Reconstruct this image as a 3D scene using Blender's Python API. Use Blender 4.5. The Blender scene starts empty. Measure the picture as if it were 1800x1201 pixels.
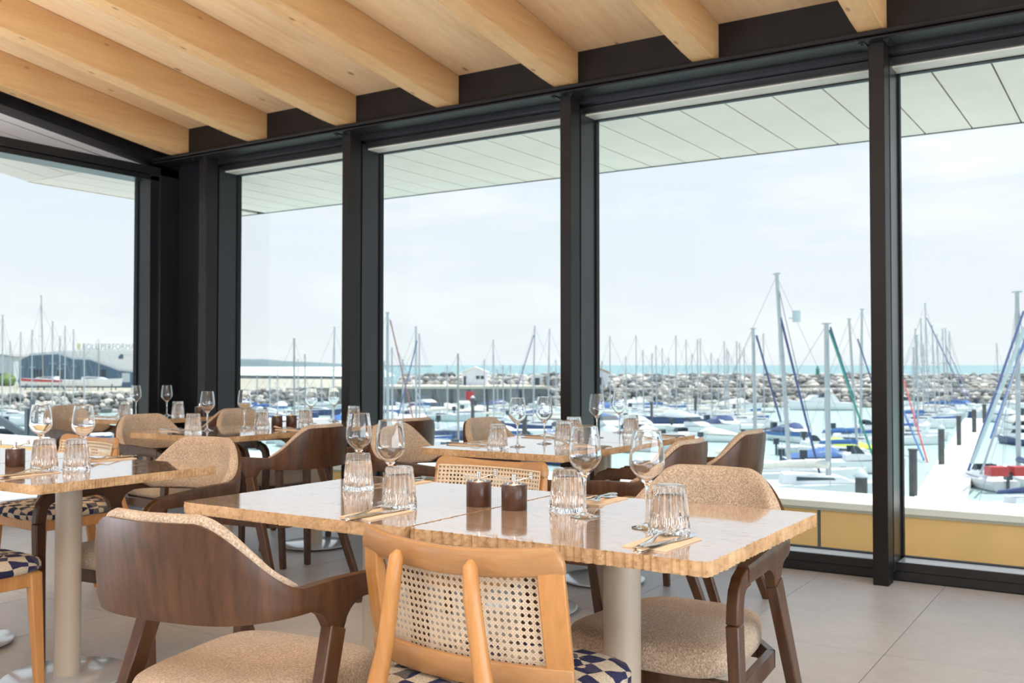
import bpy, bmesh, math, random
from mathutils import Vector, Matrix, noise
random.seed(7)
C = bpy.context.scene.collection
sc = bpy.context.scene
PI = math.pi
# ------------------------------------------------------------------ camera
F = 1720.0; CX = 900.0; CY = 600.5; H = 1.12
YAW = math.radians(32.85); PIT = math.radians(1.38)
cam_d = bpy.data.cameras.new('camera')
cam_d.sensor_width = 36.0; cam_d.lens = F / 1800 * 36.0
cam_d.clip_start = 0.05; cam_d.clip_end = 40000
cam_d.dof.use_dof = True; cam_d.dof.focus_distance = 2.5; cam_d.dof.aperture_fstop = 7.0
cam = bpy.data.objects.new('camera', cam_d); C.objects.link(cam)
cam.location = (0, 0, H); cam.rotation_euler = (PI / 2 + PIT, 0, YAW)
sc.camera = cam
FW = Vector((-math.sin(YAW) * math.cos(PIT), math.cos(YAW) * math.cos(PIT), math.sin(PIT)))
RT = Vector((math.cos(YAW), math.sin(YAW), 0)); UP = RT.cross(FW)
FH = Vector((-math.sin(YAW), math.cos(YAW), 0))
def onz(px, py, z):                      # the point at height z seen at a pixel of the photograph
    r = FW * F + RT * (px - CX) + UP * (CY - py)
    return Vector((0, 0, H)) + r * ((z - H) / r.z)
def zat(py, Z):                          # height at ground distance Z for a picture row
    return H - (py - 642.0) / F * Z
def G(u, Z, z=0.0):                      # ground frame turned to the marina
    v = RT * u + FH * Z
    return Vector((v.x, v.y, z))
def atpx(px, Z, z=0.0):
    return G((px - CX) / F * Z, Z, z)
# ------------------------------------------------------------------ world, sun, added fill lights, exposure
w = bpy.data.worlds.new('sky'); sc.world = w; w.use_nodes = True
nt = w.node_tree; nt.nodes.clear()
def wn(t): return nt.nodes.new(t)
out = wn('ShaderNodeOutputWorld'); bg = wn('ShaderNodeBackground'); tc = wn('ShaderNodeTexCoord')
sep = wn('ShaderNodeSeparateXYZ'); nt.links.new(tc.outputs['Generated'], sep.inputs[0])
ramp = wn('ShaderNodeValToRGB'); nt.links.new(sep.outputs['Z'], ramp.inputs[0])
cr = ramp.color_ramp
cr.elements[0].position = 0.0; cr.elements[0].color = (0.80, 0.835, 0.86, 1)
cr.elements[1].position = 1.0; cr.elements[1].color = (0.36, 0.58, 0.90, 1)
e = cr.elements.new(0.12); e.color = (0.765, 0.815, 0.875, 1)
e = cr.elements.new(0.35); e.color = (0.66, 0.77, 0.90, 1)
mp = wn('ShaderNodeMapping'); nt.links.new(tc.outputs['Generated'], mp.inputs[0]); mp.inputs['Scale'].default_value = (1.0, 1.0, 4.5)
nz = wn('ShaderNodeTexNoise'); nt.links.new(mp.outputs[0], nz.inputs['Vector'])
nz.inputs['Scale'].default_value = 3.2; nz.inputs['Detail'].default_value = 6; nz.inputs['Roughness'].default_value = 0.55
nr = wn('ShaderNodeValToRGB'); nt.links.new(nz.outputs['Fac'], nr.inputs[0])
nr.color_ramp.elements[0].position = 0.50; nr.color_ramp.elements[1].position = 0.72
mx = wn('ShaderNodeMixRGB'); nt.links.new(nr.outputs[0], mx.inputs['Fac'])
nt.links.new(ramp.outputs[0], mx.inputs['Color1']); mx.inputs['Color2'].default_value = (0.90, 0.91, 0.92, 1)
nt.links.new(mx.outputs[0], bg.inputs['Color']); bg.inputs['Strength'].default_value = 1.08
nt.links.new(bg.outputs[0], out.inputs[0])
sun_d = bpy.data.lights.new('sun', 'SUN'); sun_d.energy = 4.6; sun_d.angle = math.radians(1.0); sun_d.color = (1.0, 0.96, 0.88)
sun = bpy.data.objects.new('sun', sun_d); C.objects.link(sun)
sun.rotation_euler = Vector((-0.20, -0.27, -0.90)).to_track_quat('-Z', 'Y').to_euler()
for (lx, ly, lz, sx, sy, en, upw) in [(2.7, 2.2, .5, 3.2, 3.0, 60, 1), (-4.7, -.6, .5, 3.2, 2.0, 430, 1), (-1.4, -2.2, .8, 5.0, 1.6, 230, 1), (0.4, -1.2, 3.5, 5.0, 2.6, 140, 0), (6.85, 0, 1.4, 10.0, 2.5, 400, 2)]:  # unseen area lights added to brighten the room from below, above and the side
    ld = bpy.data.lights.new('fill_light', 'AREA'); ld.shape = 'RECTANGLE'; ld.size = sx; ld.size_y = sy; ld.energy = en; ld.color = (0.80, 0.90, 1.0)
    lo = bpy.data.objects.new('fill_light', ld); C.objects.link(lo); lo.location = (lx, ly, lz)
    if upw == 1: lo.rotation_euler = (PI, 0, 0)
    if upw == 2: lo.rotation_euler = (0, PI / 2, 0); ld.size, ld.size_y = sy, sx      # added side fill at the unseen right end of the room
sc.view_settings.view_transform = 'Standard'; sc.view_settings.look = 'None'
sc.view_settings.exposure = 0.13; sc.view_settings.gamma = 1.0; sc.view_settings.use_curve_mapping = False
sc.cycles.max_bounces = 14; sc.cycles.transmission_bounces = 12; sc.cycles.transparent_max_bounces = 24
sc.cycles.diffuse_bounces = 5; sc.cycles.glossy_bounces = 6
# ------------------------------------------------------------------ helpers
def tag(o, label=None, cat=None, group=None, kind=None):
    if label: o['label'] = label
    if cat: o['category'] = cat
    if group: o['group'] = group
    if kind: o['kind'] = kind
    return o
def empty(name, loc=(0, 0, 0), rz=0.0, parent=None):
    o = bpy.data.objects.new(name, None); C.objects.link(o); o.location = loc; o.rotation_euler = (0, 0, rz)
    o.empty_display_size = 0.05
    if parent: o.parent = parent
    return o
def link(name, me, parent=None, loc=None, rz=None):
    o = bpy.data.objects.new(name, me); C.objects.link(o)
    if parent: o.parent = parent
    if loc is not None: o.location = loc
    if rz is not None: o.rotation_euler = (0, 0, rz)
    return o
def kids(o): return [c for c in C.objects if c.parent == o]
def dup(root, loc, rz=0.0, label=None, group=None):
    r = root.copy(); C.objects.link(r); r.location = loc; r.rotation_euler = (0, 0, rz)
    if label: r['label'] = label
    if group: r['group'] = group
    for ch in list(root.children):
        c = ch.copy(); C.objects.link(c); c.parent = r
        for g in list(ch.children):
            d = g.copy(); C.objects.link(d); d.parent = c
    return r
class MB:
    def __init__(s): s.v = []; s.f = []; s.mi = []; s.m = 0
    def add(s, vs, fs):
        b = len(s.v); s.v += [tuple(p) for p in vs]
        for f in fs: s.f.append(tuple(b + i for i in f)); s.mi.append(s.m)
    def box(s, x0, x1, y0, y1, z0, z1):
        s.add([(x0, y0, z0), (x1, y0, z0), (x1, y1, z0), (x0, y1, z0), (x0, y0, z1), (x1, y0, z1), (x1, y1, z1), (x0, y1, z1)],
              [(0, 3, 2, 1), (4, 5, 6, 7), (0, 1, 5, 4), (1, 2, 6, 5), (2, 3, 7, 6), (3, 0, 4, 7)])
    def bar(s, a, b, wx, wy, ref=(0, 0, 1), w2=None):    # rectangular bar from a to b
        a = Vector(a); b = Vector(b); d = (b - a).normalized(); r = Vector(ref)
        if abs(d.dot(r)) > .97: r = Vector((0, 1, 0))
        x = d.cross(r).normalized(); y = x.cross(d).normalized()
        vs = []
        for p, (ax, ay) in ((a, (wx, wy)), (b, w2 or (wx, wy))):
            for sx, sy in ((-1, -1), (1, -1), (1, 1), (-1, 1)): vs.append(p + x * sx * ax / 2 + y * sy * ay / 2)
        s.add(vs, [(3, 2, 1, 0), (4, 5, 6, 7), (0, 1, 5, 4), (1, 2, 6, 5), (2, 3, 7, 6), (3, 0, 4, 7)])
    def tube(s, pts, rad, n=8, cap=True):
        pts = [Vector(p) for p in pts]; rs = rad if isinstance(rad, (list, tuple)) else [rad] * len(pts)
        base = len(s.v); prev = None; fs = []; vs = []
        for i, p in enumerate(pts):
            d = (pts[min(i + 1, len(pts) - 1)] - pts[max(i - 1, 0)]).normalized()
            if prev is None:
                r = Vector((0, 0, 1)) if abs(d.z) < .9 else Vector((1, 0, 0))
                x = d.cross(r).normalized()
            else: x = (prev - d * prev.dot(d)).normalized()
            prev = x; y = d.cross(x)
            for k in range(n):
                a = 2 * PI * k / n; vs.append(p + (x * math.cos(a) + y * math.sin(a)) * rs[i])
        for i in range(len(pts) - 1):
            for k in range(n):
                fs.append((i * n + k, i * n + (k + 1) % n, (i + 1) * n + (k + 1) % n, (i + 1) * n + k))
        if cap: fs.append(tuple(range(n - 1, -1, -1))); fs.append(tuple((len(pts) - 1) * n + k for k in range(n)))
        s.add(vs, fs)
    def lathe(s, prof, n=24, c=(0, 0, 0), mod=None):
        vs = []; fs = []
        for i, (r, z) in enumerate(prof):
            for k in range(n):
                a = 2 * PI * k / n; rr = r * (1 + (mod(i, a) if mod else 0))
                vs.append((c[0] + rr * math.cos(a), c[1] + rr * math.sin(a), c[2] + z))
        for i in range(len(prof) - 1):
            for k in range(n): fs.append((i * n + k, i * n + (k + 1) % n, (i + 1) * n + (k + 1) % n, (i + 1) * n + k))
        if prof[0][0] > 1e-5: fs.append(tuple(range(n - 1, -1, -1)))
        if prof[-1][0] > 1e-5: fs.append(tuple((len(prof) - 1) * n + k for k in range(n)))
        s.add(vs, fs)
    def grid(s, rows, closed=False, caps=False):          # rows of points joined into quads
        m = len(rows[0]); vs = [p for r in rows for p in r]; fs = []
        for i in range(len(rows) - 1):
            for k in range(m if closed else m - 1):
                fs.append((i * m + k, i * m + (k + 1) % m, (i + 1) * m + (k + 1) % m, (i + 1) * m + k))
        if caps: fs.append(tuple(range(m - 1, -1, -1))); fs.append(tuple((len(rows) - 1) * m + k for k in range(m)))
        s.add(vs, fs)
    def prism(s, poly, axis, a, b):                       # polygon extruded along an axis
        n = len(poly)
        def P(q, t):
            if axis == 'x': return (t, q[0], q[1])
            if axis == 'y': return (q[0], t, q[1])
            return (q[0], q[1], t)
        s.add([P(q, a) for q in poly] + [P(q, b) for q in poly],
              [tuple(range(n)), tuple(range(2 * n - 1, n - 1, -1))] + [(i, n + i, n + (i + 1) % n, (i + 1) % n) for i in range(n)])
    def mesh(s, name, mats, smooth=False, merge=False):
        me = bpy.data.meshes.new(name); me.from_pydata(s.v, [], s.f)
        if not isinstance(mats, (list, tuple)): mats = [mats]
        for m in mats: me.materials.append(m)
        for p, i in zip(me.polygons, s.mi): p.material_index = i
        bm = bmesh.new(); bm.from_mesh(me)
        if merge: bmesh.ops.remove_doubles(bm, verts=bm.verts, dist=1e-5)
        bmesh.ops.recalc_face_normals(bm, faces=bm.faces); bm.to_mesh(me); bm.free()
        if smooth:
            for p in me.polygons: p.use_smooth = True
            try: me.set_sharp_from_angle(angle=math.radians(smooth if smooth is not True else 40))
            except Exception: pass
        return me
    def build(s, name, mats, parent=None, smooth=False, bevel=0.0, seg=2, loc=None, merge=False):
        o = link(name, s.mesh(name, mats, smooth, merge), parent, loc)
        if bevel:
            b = o.modifiers.new('bevel', 'BEVEL'); b.width = bevel; b.segments = seg; b.limit_method = 'ANGLE'; b.angle_limit = math.radians(35)
            b.harden_normals = False
            for p in o.data.polygons: p.use_smooth = True
            try: o.data.set_sharp_from_angle(angle=math.radians(50))
            except Exception: pass
        return o
# ------------------------------------------------------------------ materials
def newmat(name):
    m = bpy.data.materials.new(name); m.use_nodes = True; n = m.node_tree; n.nodes.clear()
    o = n.nodes.new('ShaderNodeOutputMaterial'); b = n.nodes.new('ShaderNodeBsdfPrincipled'); n.links.new(b.outputs[0], o.inputs[0])
    return m, n, b, o
def setin(b, **k):
    for key, v in k.items():
        key = key.replace('_', ' ')
        if key in b.inputs: b.inputs[key].default_value = v
def coords(n, scale=(1, 1, 1), kind='Object', rot=(0, 0, 0)):
    t = n.nodes.new('ShaderNodeTexCoord'); m = n.nodes.new('ShaderNodeMapping'); m.inputs['Scale'].default_value = scale; m.inputs['Rotation'].default_value = rot
    n.links.new(t.outputs[kind], m.inputs[0]); return m.outputs[0]
def noise_n(n, vec, scale, detail=4, rough=.5, dist=0.0):
    t = n.nodes.new('ShaderNodeTexNoise'); n.links.new(vec, t.inputs['Vector'])
    t.inputs['Scale'].default_value = scale; t.inputs['Detail'].default_value = detail; t.inputs['Roughness'].default_value = rough; t.inputs['Distortion'].default_value = dist
    return t.outputs['Fac']
def ramp_n(n, fac, stops):
    r = n.nodes.new('ShaderNodeValToRGB'); n.links.new(fac, r.inputs[0]); c = r.color_ramp
    c.elements[0].position = stops[0][0]; c.elements[0].color = (*stops[0][1], 1)
    c.elements[1].position = stops[-1][0]; c.elements[1].color = (*stops[-1][1], 1)
    for p, col in stops[1:-1]: e = c.elements.new(p); e.color = (*col, 1)
    return r.outputs[0]
def mix_n(n, a, b, fac, mode='MIX'):
    m = n.nodes.new('ShaderNodeMixRGB'); m.blend_type = mode
    for s_, v in (('Color1', a), ('Color2', b), ('Fac', fac)):
        if isinstance(v, (int, float)): m.inputs[s_].default_value = v
        elif isinstance(v, tuple): m.inputs[s_].default_value = (*v, 1)
        else: n.links.new(v, m.inputs[s_])
    return m.outputs[0]
def bump_n(n, b, h, strength=.3, dist=.002):
    u = n.nodes.new('ShaderNodeBump'); u.inputs['Strength'].default_value = strength; u.inputs['Distance'].default_value = dist
    n.links.new(h, u.inputs['Height']); n.links.new(u.outputs[0], b.inputs['Normal'])
def flat(name, col, rough=.5, metal=0.0, var=0.06, vs=8.0, spec=.5, coat=0.0):
    m, n, b, o = newmat(name)
    v = noise_n(n, coords(n), vs, 3)
    c0 = tuple(max(0, x * (1 - var)) for x in col); c1 = tuple(min(1, x * (1 + var)) for x in col)
    n.links.new(ramp_n(n, v, [(.3, c0), (.7, c1)]), b.inputs['Base Color'])
    setin(b, Roughness=rough, Metallic=metal, Specular_IOR_Level=spec, Coat_Weight=coat, Coat_Roughness=.1)
    return m
def wood(name, dark, mid, light, scale=(1, 1, 1), rot=(0, 0, 0), gs=6.0, rough=.42, knots=0.0, bump=.15, coat=0.0):
    # grain runs along the axis whose scale is small
    m, n, b, o = newmat(name)
    vec = coords(n, scale, 'Object', rot)
    a = noise_n(n, vec, gs, 6, .6, 1.2); f = noise_n(n, vec, gs * 6, 4, .6, .4)
    wv = n.nodes.new('ShaderNodeTexWave'); n.links.new(vec, wv.inputs['Vector']); wv.inputs['Scale'].default_value = gs * .55; wv.inputs['Distortion'].default_value = 5.0; wv.inputs['Detail'].default_value = 3
    col = ramp_n(n, a, [(.28, dark), (.5, mid), (.74, light)])
    col = mix_n(n, col, ramp_n(n, wv.outputs['Fac'], [(.0, dark), (1., light)]), .18)
    col = mix_n(n, col, ramp_n(n, f, [(.35, tuple(x * .75 for x in mid)), (.65, light)]), .22)
    if knots:
        v2 = coords(n, (1, 1, 1)); vo = n.nodes.new('ShaderNodeTexVoronoi'); vo.inputs['Scale'].default_value = knots; n.links.new(coords(n, (1, .45, 1)), vo.inputs['Vector'])
        k = ramp_n(n, vo.outputs['Distance'], [(.0, (1, 1, 1)), (.06, (.7, .7, .7)), (.115, (0, 0, 0))])
        col = mix_n(n, col, (.22, .09, .03), k)
        big = noise_n(n, coords(n, (1, .25, 1)), 2.2, 2)
        col = mix_n(n, col, mix_n(n, col, (.78, .62, .45), 1.0, 'MULTIPLY'), ramp_n(n, big, [(.45, (0, 0, 0)), (.7, (.5, .5, .5))]))
    n.links.new(col, b.inputs['Base Color']); setin(b, Roughness=rough, Coat_Weight=coat, Coat_Roughness=.2)
    if bump: bump_n(n, b, f, bump, .0006)
    return m
def boucle(name, c0, c1, scale=260.0):
    m, n, b, o = newmat(name); vec = coords(n)
    vo = n.nodes.new('ShaderNodeTexVoronoi'); vo.inputs['Scale'].default_value = scale; n.links.new(vec, vo.inputs['Vector'])
    f = noise_n(n, vec, scale * .8, 4, .7); big = noise_n(n, vec, 12, 3)
    col = ramp_n(n, f, [(.33, c0), (.5, tuple((x + y) / 2 for x, y in zip(c0, c1))), (.62, c1)])
    col = mix_n(n, col, mix_n(n, col, (.86, .84, .84), 1.0, 'MULTIPLY'), ramp_n(n, big, [(.4, (0, 0, 0)), (.65, (.7, .7, .7))]))
    n.links.new(col, b.inputs['Base Color']); setin(b, Roughness=.95, Specular_IOR_Level=.15, Sheen_Weight=.25)
    h = mix_n(n, vo.outputs['Distance'], f, .5)
    bump_n(n, b, h, .9, .003); return m
M = {}
M['walnut'] = wood('walnut', (.026, .0095, .0035), (.066, .025, .008), (.132, .052, .018), (7, 7, .8), gs=3.0, rough=.44, coat=.08)
M['walnut_leg'] = wood('walnut_leg', (.038, .014, .006), (.072, .028, .011), (.115, .046, .019), (8, 8, .8), gs=3.0, rough=.36, coat=.25)
M['beech'] = wood('beech', (.38, .19, .075), (.46, .24, .098), (.53, .295, .128), (1.2, 9, 9), gs=2.4, rough=.40, coat=.15, bump=.05)
M['honey'] = wood('honey_oak', (.42, .18, .050), (.55, .255, .080), (.62, .31, .105), (9, 9, .9), gs=2.4, rough=.40, coat=.2)
M['rafter'] = wood('spruce_glulam', (.52, .275, .105), (.61, .35, .15), (.68, .42, .195), (6, .5, 12), gs=1.4, rough=.62, knots=8.0, bump=.05)
M['plywood'] = wood('spruce_plywood', (.66, .42, .215), (.74, .50, .28), (.80, .57, .34), (7, .6, 7), gs=1.2, rough=.66, knots=6.0, bump=.05)
M['boucle'] = boucle('boucle_beige', (.36, .25, .165), (.74, .60, .47))
M['steel'] = flat('bronze_steel', (.011, .008, .0075), .45, .0, .25, 5, .3)
M['alu'] = flat('dark_aluminium', (.030, .030, .033), .30, .5, .08, 3, .6)
M['sill'] = flat('sill_sky_reflection', (.46, .53, .62), .22, .0, .05, 3, .7)  # pale blue colour stands in for sky reflected on the dark sill
M['gasket'] = flat('black_gasket', (.008, .008, .010), .55, 0, .1, 3, .3)
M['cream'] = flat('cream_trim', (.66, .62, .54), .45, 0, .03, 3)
M['column'] = flat('taupe_lacquer', (.53, .45, .36), .32, 0, .03, 3, .5, .2)
M['disc'] = flat('white_lacquer_steel', (.62, .64, .66), .18, .25, .03, 3, .6, .4)
M['black'] = flat('black_rubber', (.012, .012, .012), .6)
M['chrome'] = flat('polished_steel', (.78, .78, .78), .12, 1.0, .03, 10)
M['mill'] = wood('dark_mill_wood', (.040, .014, .008), (.062, .021, .011), (.090, .032, .017), (9, 9, 1), gs=3, rough=.38, coat=.3)
M['napkin'] = flat('kraft_paper', (.84, .68, .52), .8, 0, .05, 30)
M['parapet'] = flat('ochre_render', (.90, .58, .25), .75, 0, .06, 3)
M['cap'] = flat('white_stone_cap', (.93, .92, .88), .6, 0, .03, 3)
M['capline'] = flat('grey_cap_edge', (.50, .48, .42), .6)
M['slate'] = flat('slate_grey_metal', (.12, .15, .18), .45, .3)
# travertine top, polished
m, n, b, o = newmat('travertine_polished'); vec = coords(n, (1, 6, 1), 'Object')
a = noise_n(n, vec, 5, 6, .6, .8); p = noise_n(n, coords(n, (1, 4.0, 1)), 38, 3, .6)
col = ramp_n(n, a, [(.3, (.47, .31, .205)), (.5, (.56, .39, .27)), (.7, (.62, .46, .345))])
pit = ramp_n(n, p, [(.62, (0, 0, 0)), (.70, (.65, .65, .65))])
col = mix_n(n, col, (.30, .19, .13), pit); n.links.new(col, b.inputs['Base Color'])
setin(b, Roughness=.085, IOR=1.62, Coat_Weight=1.0, Coat_Roughness=.05, Coat_IOR=1.7); bump_n(n, b, pit, .25, .0006); n.links.new(b.inputs['Normal'].links[0].from_socket, b.inputs['Coat Normal']); M['trav'] = m
m, n, b, o = newmat('travertine_split_edge'); vec = coords(n)
a = noise_n(n, vec, 14, 6, .7); f = noise_n(n, vec, 90, 5, .7)
col = ramp_n(n, a, [(.3, (.38, .22, .11)), (.5, (.57, .36, .19)), (.72, (.70, .49, .29))])
col = mix_n(n, col, mix_n(n, col, (.5, .42, .36), 1.0, 'MULTIPLY'), ramp_n(n, f, [(.56, (0, 0, 0)), (.7, (.8, .8, .8))]))
n.links.new(col, b.inputs['Base Color']); setin(b, Roughness=.85); bump_n(n, b, f, .7, .003); M['travedge'] = m
# floor tile
m, n, b, o = newmat('porcelain_tile'); vec = coords(n, (1, 1, 1), 'Object')
a = noise_n(n, vec, 2.2, 7, .6, .6); f = noise_n(n, vec, 22, 4, .6)
oi = n.nodes.new('ShaderNodeObjectInfo')
col = ramp_n(n, a, [(.3, (.49, .49, .505)), (.55, (.555, .555, .575)), (.75, (.61, .61, .63))])
col = mix_n(n, col, ramp_n(n, f, [(.4, (.49, .48, .495)), (.62, (.61, .61, .62))]), .25)
col = mix_n(n, col, mix_n(n, col, (.93, .93, .94), 1.0, 'MULTIPLY'), oi.outputs['Random'])
n.links.new(col, b.inputs['Base Color']); setin(b, Roughness=.42, Specular_IOR_Level=.5); bump_n(n, b, f, .06, .001); M['tile'] = m
M['grout'] = flat('grout', (.20, .18, .17), .9)
# soffit board
m, n, b, o = newmat('soffit_board'); vec = coords(n)
a = noise_n(n, vec, 3, 5, .6); f = noise_n(n, coords(n, (2, 2, 2)), 40, 3)
col = ramp_n(n, a, [(.3, (.72, .62, .55)), (.7, (.80, .69, .61))]); col = mix_n(n, col, ramp_n(n, f, [(.4, (.72, .62, .56)), (.6, (.80, .69, .62))]), .3)
n.links.new(col, b.inputs['Base Color']); setin(b, Roughness=.38, Specular_IOR_Level=.5); M['soffit'] = m
M['soffit_gable'] = flat('gable_soffit_board', (.66, .60, .55), .5, 0, .02, 3)
# window pane: thin clear sheet
m = bpy.data.materials.new('window_glass'); m.use_nodes = True; n = m.node_tree; n.nodes.clear()
o = n.nodes.new('ShaderNodeOutputMaterial'); tr = n.nodes.new('ShaderNodeBsdfTransparent'); gl = n.nodes.new('ShaderNodeBsdfGlossy'); fr = n.nodes.new('ShaderNodeFresnel'); mi = n.nodes.new('ShaderNodeMixShader')
tr.inputs[0].default_value = (.965, .985, .98, 1); gl.inputs['Roughness'].default_value = 0.0; fr.inputs[0].default_value = 1.22
n.links.new(fr.outputs[0], mi.inputs[0]); n.links.new(tr.outputs[0], mi.inputs[1]); n.links.new(gl.outputs[0], mi.inputs[2]); n.links.new(mi.outputs[0], o.inputs[0]); M['glass'] = m
# drinking glass
m, n, b, o = newmat('crystal_glass'); setin(b, Transmission_Weight=1.0, Roughness=0.0, IOR=1.48, Base_Color=(1, 1, 1, 1)); M['crystal'] = m
# cane strand
M['cane'] = flat('cane_strand', (.74, .59, .40), .55, 0, .10, 60)
M['cane_pale'] = flat('cane_strand_pale', (.80, .68, .53), .55, 0, .08, 60)
# check fabric: woven blocks of navy, slate and cream
m, n, b, o = newmat('navy_check_fabric'); t = n.nodes.new('ShaderNodeTexCoord')
nzt = n.nodes.new('ShaderNodeTexNoise'); nzt.inputs['Scale'].default_value = 5.0; n.links.new(t.outputs['Object'], nzt.inputs['Vector'])
vadd = n.nodes.new('ShaderNodeVectorMath'); vadd.operation = 'SCALE'; n.links.new(nzt.outputs['Color'], vadd.inputs[0]); vadd.inputs['Scale'].default_value = .09
vm = n.nodes.new('ShaderNodeVectorMath'); vm.operation = 'ADD'; n.links.new(t.outputs['Object'], vm.inputs[0]); n.links.new(vadd.outputs[0], vm.inputs[1])
mpp = n.nodes.new('ShaderNodeMapping'); mpp.inputs['Scale'].default_value = (1, 1, 1.0); mpp.inputs['Rotation'].default_value = (0, 0, .12); n.links.new(vm.outputs[0], mpp.inputs[0])
ck = n.nodes.new('ShaderNodeTexChecker'); ck.inputs['Scale'].default_value = 22; n.links.new(mpp.outputs[0], ck.inputs['Vector'])
ck.inputs['Color1'].default_value = (.68, .58, .45, 1)
vo = n.nodes.new('ShaderNodeTexVoronoi'); vo.inputs['Scale'].default_value = 15; n.links.new(vm.outputs[0], vo.inputs['Vector'])
sepc = n.nodes.new('ShaderNodeSeparateColor'); n.links.new(vo.outputs['Color'], sepc.inputs[0])
dk = ramp_n(n, sepc.outputs[0], [(.0, (.030, .034, .085)), (.55, (.045, .045, .11)), (.6, (.15, .14, .15)), (1., (.17, .16, .16))])
n.links.new(dk, ck.inputs['Color2'])
f = noise_n(n, t.outputs['Object'], 330, 3, .7)
col = mix_n(n, ck.outputs[0], mix_n(n, ck.outputs[0], (.35, .34, .36), 1.0, 'MULTIPLY'), ramp_n(n, f, [(.45, (0, 0, 0)), (.6, (.6, .6, .6))]))
n.links.new(col, b.inputs['Base Color']); setin(b, Roughness=.95, Specular_IOR_Level=.15); bump_n(n, b, f, .8, .003); M['check'] = m
# ------------------------------------------------------------------ the setting: floor
XL, YF = -6.83, 5.375
floor = tag(empty('floor'), 'pale grey porcelain tile floor of the dining room', 'floor', kind='structure')
g = MB(); g.box(XL - .1, 7, -6, YF + .1, -.06, -.008); g.build('floor_base', M['grout'], floor)
tl = MB(); tl.box(-.3035, .3035, -.6085, .6085, -.02, 0); tile_me = tl.mesh('tile', M['tile'])
x = -.859 - .305 - .61 * 11
while x < 6.9:
    y = 3.98 - .61 - 1.22 * 7
    yy = 3.98 + .61
    for j in range(-7, 1):
        yc = yy + j * 1.22
        if -5.6 < yc < 5.0 and x > XL - .3:
            if x - .305 < XL: continue
            link('tile', tile_me, floor, (x, yc, 0))
    x += .61
g = MB(); g.box(XL, -.859 - .61 * 9 - .003 - .305 * 0, -5.8, YF, -.02, -.001)
x0 = min(t.location.x for t in C.objects if t.name.startswith('tile')) - .305
g = MB(); g.box(XL - .05, x0 - .003, -6, YF, -.02, 0); g.build('edge_tile', M['tile'], floor)
g = MB()
for k in range(0, 13):
    xa = x0 + .61 * k
    g.box(xa + .0015, xa + .6085, 5.2015, YF, -.02, 0)
g.build('edge_tile', M['tile'], floor)
t = MB(); t.box(XL - .2, 7.2, -6.15, -6, 0, 4.9)
tag(t.build('wall_back', flat('warm_white_paint', (.80, .77, .72), .8, 0, .02, 2)), 'warm white wall behind the camera', 'wall', kind='structure')
# ------------------------------------------------------------------ ceiling
def zc(y): return 3.032 + .14 * (5.2 - y)
ceil = tag(empty('ceiling'), 'sloping spruce panel ceiling between the rafters', 'ceiling', kind='structure')
RX = [-1.08 - .898 * k for k in range(-9, 7)]
for k in range(-9, 7):
    xr = -1.145 - .898 * k
    for (ya, yb) in ((5.2, 2.76), (2.757, .3), (.297, -2.2), (-2.203, -6)):
        s = MB(); s.add([(xr - .897, ya, zc(ya)), (xr, ya, zc(ya)), (xr, yb, zc(yb)), (xr - .897, yb, zc(yb)),
                         (xr - .897, ya, zc(ya) + .03), (xr, ya, zc(ya) + .03), (xr, yb, zc(yb) + .03), (xr - .897, yb, zc(yb) + .03)],
                        [(0, 1, 2, 3), (7, 6, 5, 4), (0, 4, 5, 1), (1, 5, 6, 2), (2, 6, 7, 3), (3, 7, 4, 0)])
        s.build('ceiling_panel', M['plywood'], ceil)
s = MB(); s.add([(-8.1, 7.12, 2.86), (7.2, 7.12, 2.86), (7.2, 5.1, zc(5.1) + .05), (-8.1, 5.1, zc(5.1) + .05), (7.2, -6.2, zc(-6.2) + .05), (-8.1, -6.2, zc(-6.2) + .05)],
                [(0, 1, 2, 3), (3, 2, 4, 5)])
s.add([(p[0], p[1], p[2] + .12) for p in s.v[:6]], [(3, 2, 1, 0), (5, 4, 2, 3)])
s.build('roof_deck', M['alu'], ceil)
# glulam rafters
raf = MB()
pr = [(5.2, zc(5.2) - .001), (5.2, 2.812), (4.97, 2.832), (-6, 2.832 + .14 * 10.97), (-6, zc(-6) - .001)]
raf.prism([(a, b) for a, b in pr], 'x', -.065, .065)
raf_me = raf.mesh('rafter', M['rafter'])
names = {0: 'last spruce rafter on the right, over the post nearest the camera side', 1: 'second spruce rafter from the right, above the widest pane',
         2: 'third spruce rafter from the right, landing on the post between the two wide panes', 3: 'fourth spruce rafter from the right, above the middle pane',
         4: 'third spruce rafter from the gable window, landing on a post', 5: 'second spruce rafter from the gable window', 6: 'spruce rafter closest to the gable window, in the room corner'}
for k in range(0, 7):
    o = link('rafter', raf_me, None, (-1.145 - .898 * k, 0, 0)); tag(o, names[k], 'rafter', 'spruce rafters under the ceiling')
    mo = o.modifiers.new('bevel', 'BEVEL'); mo.width = .004; mo.segments = 1
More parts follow.
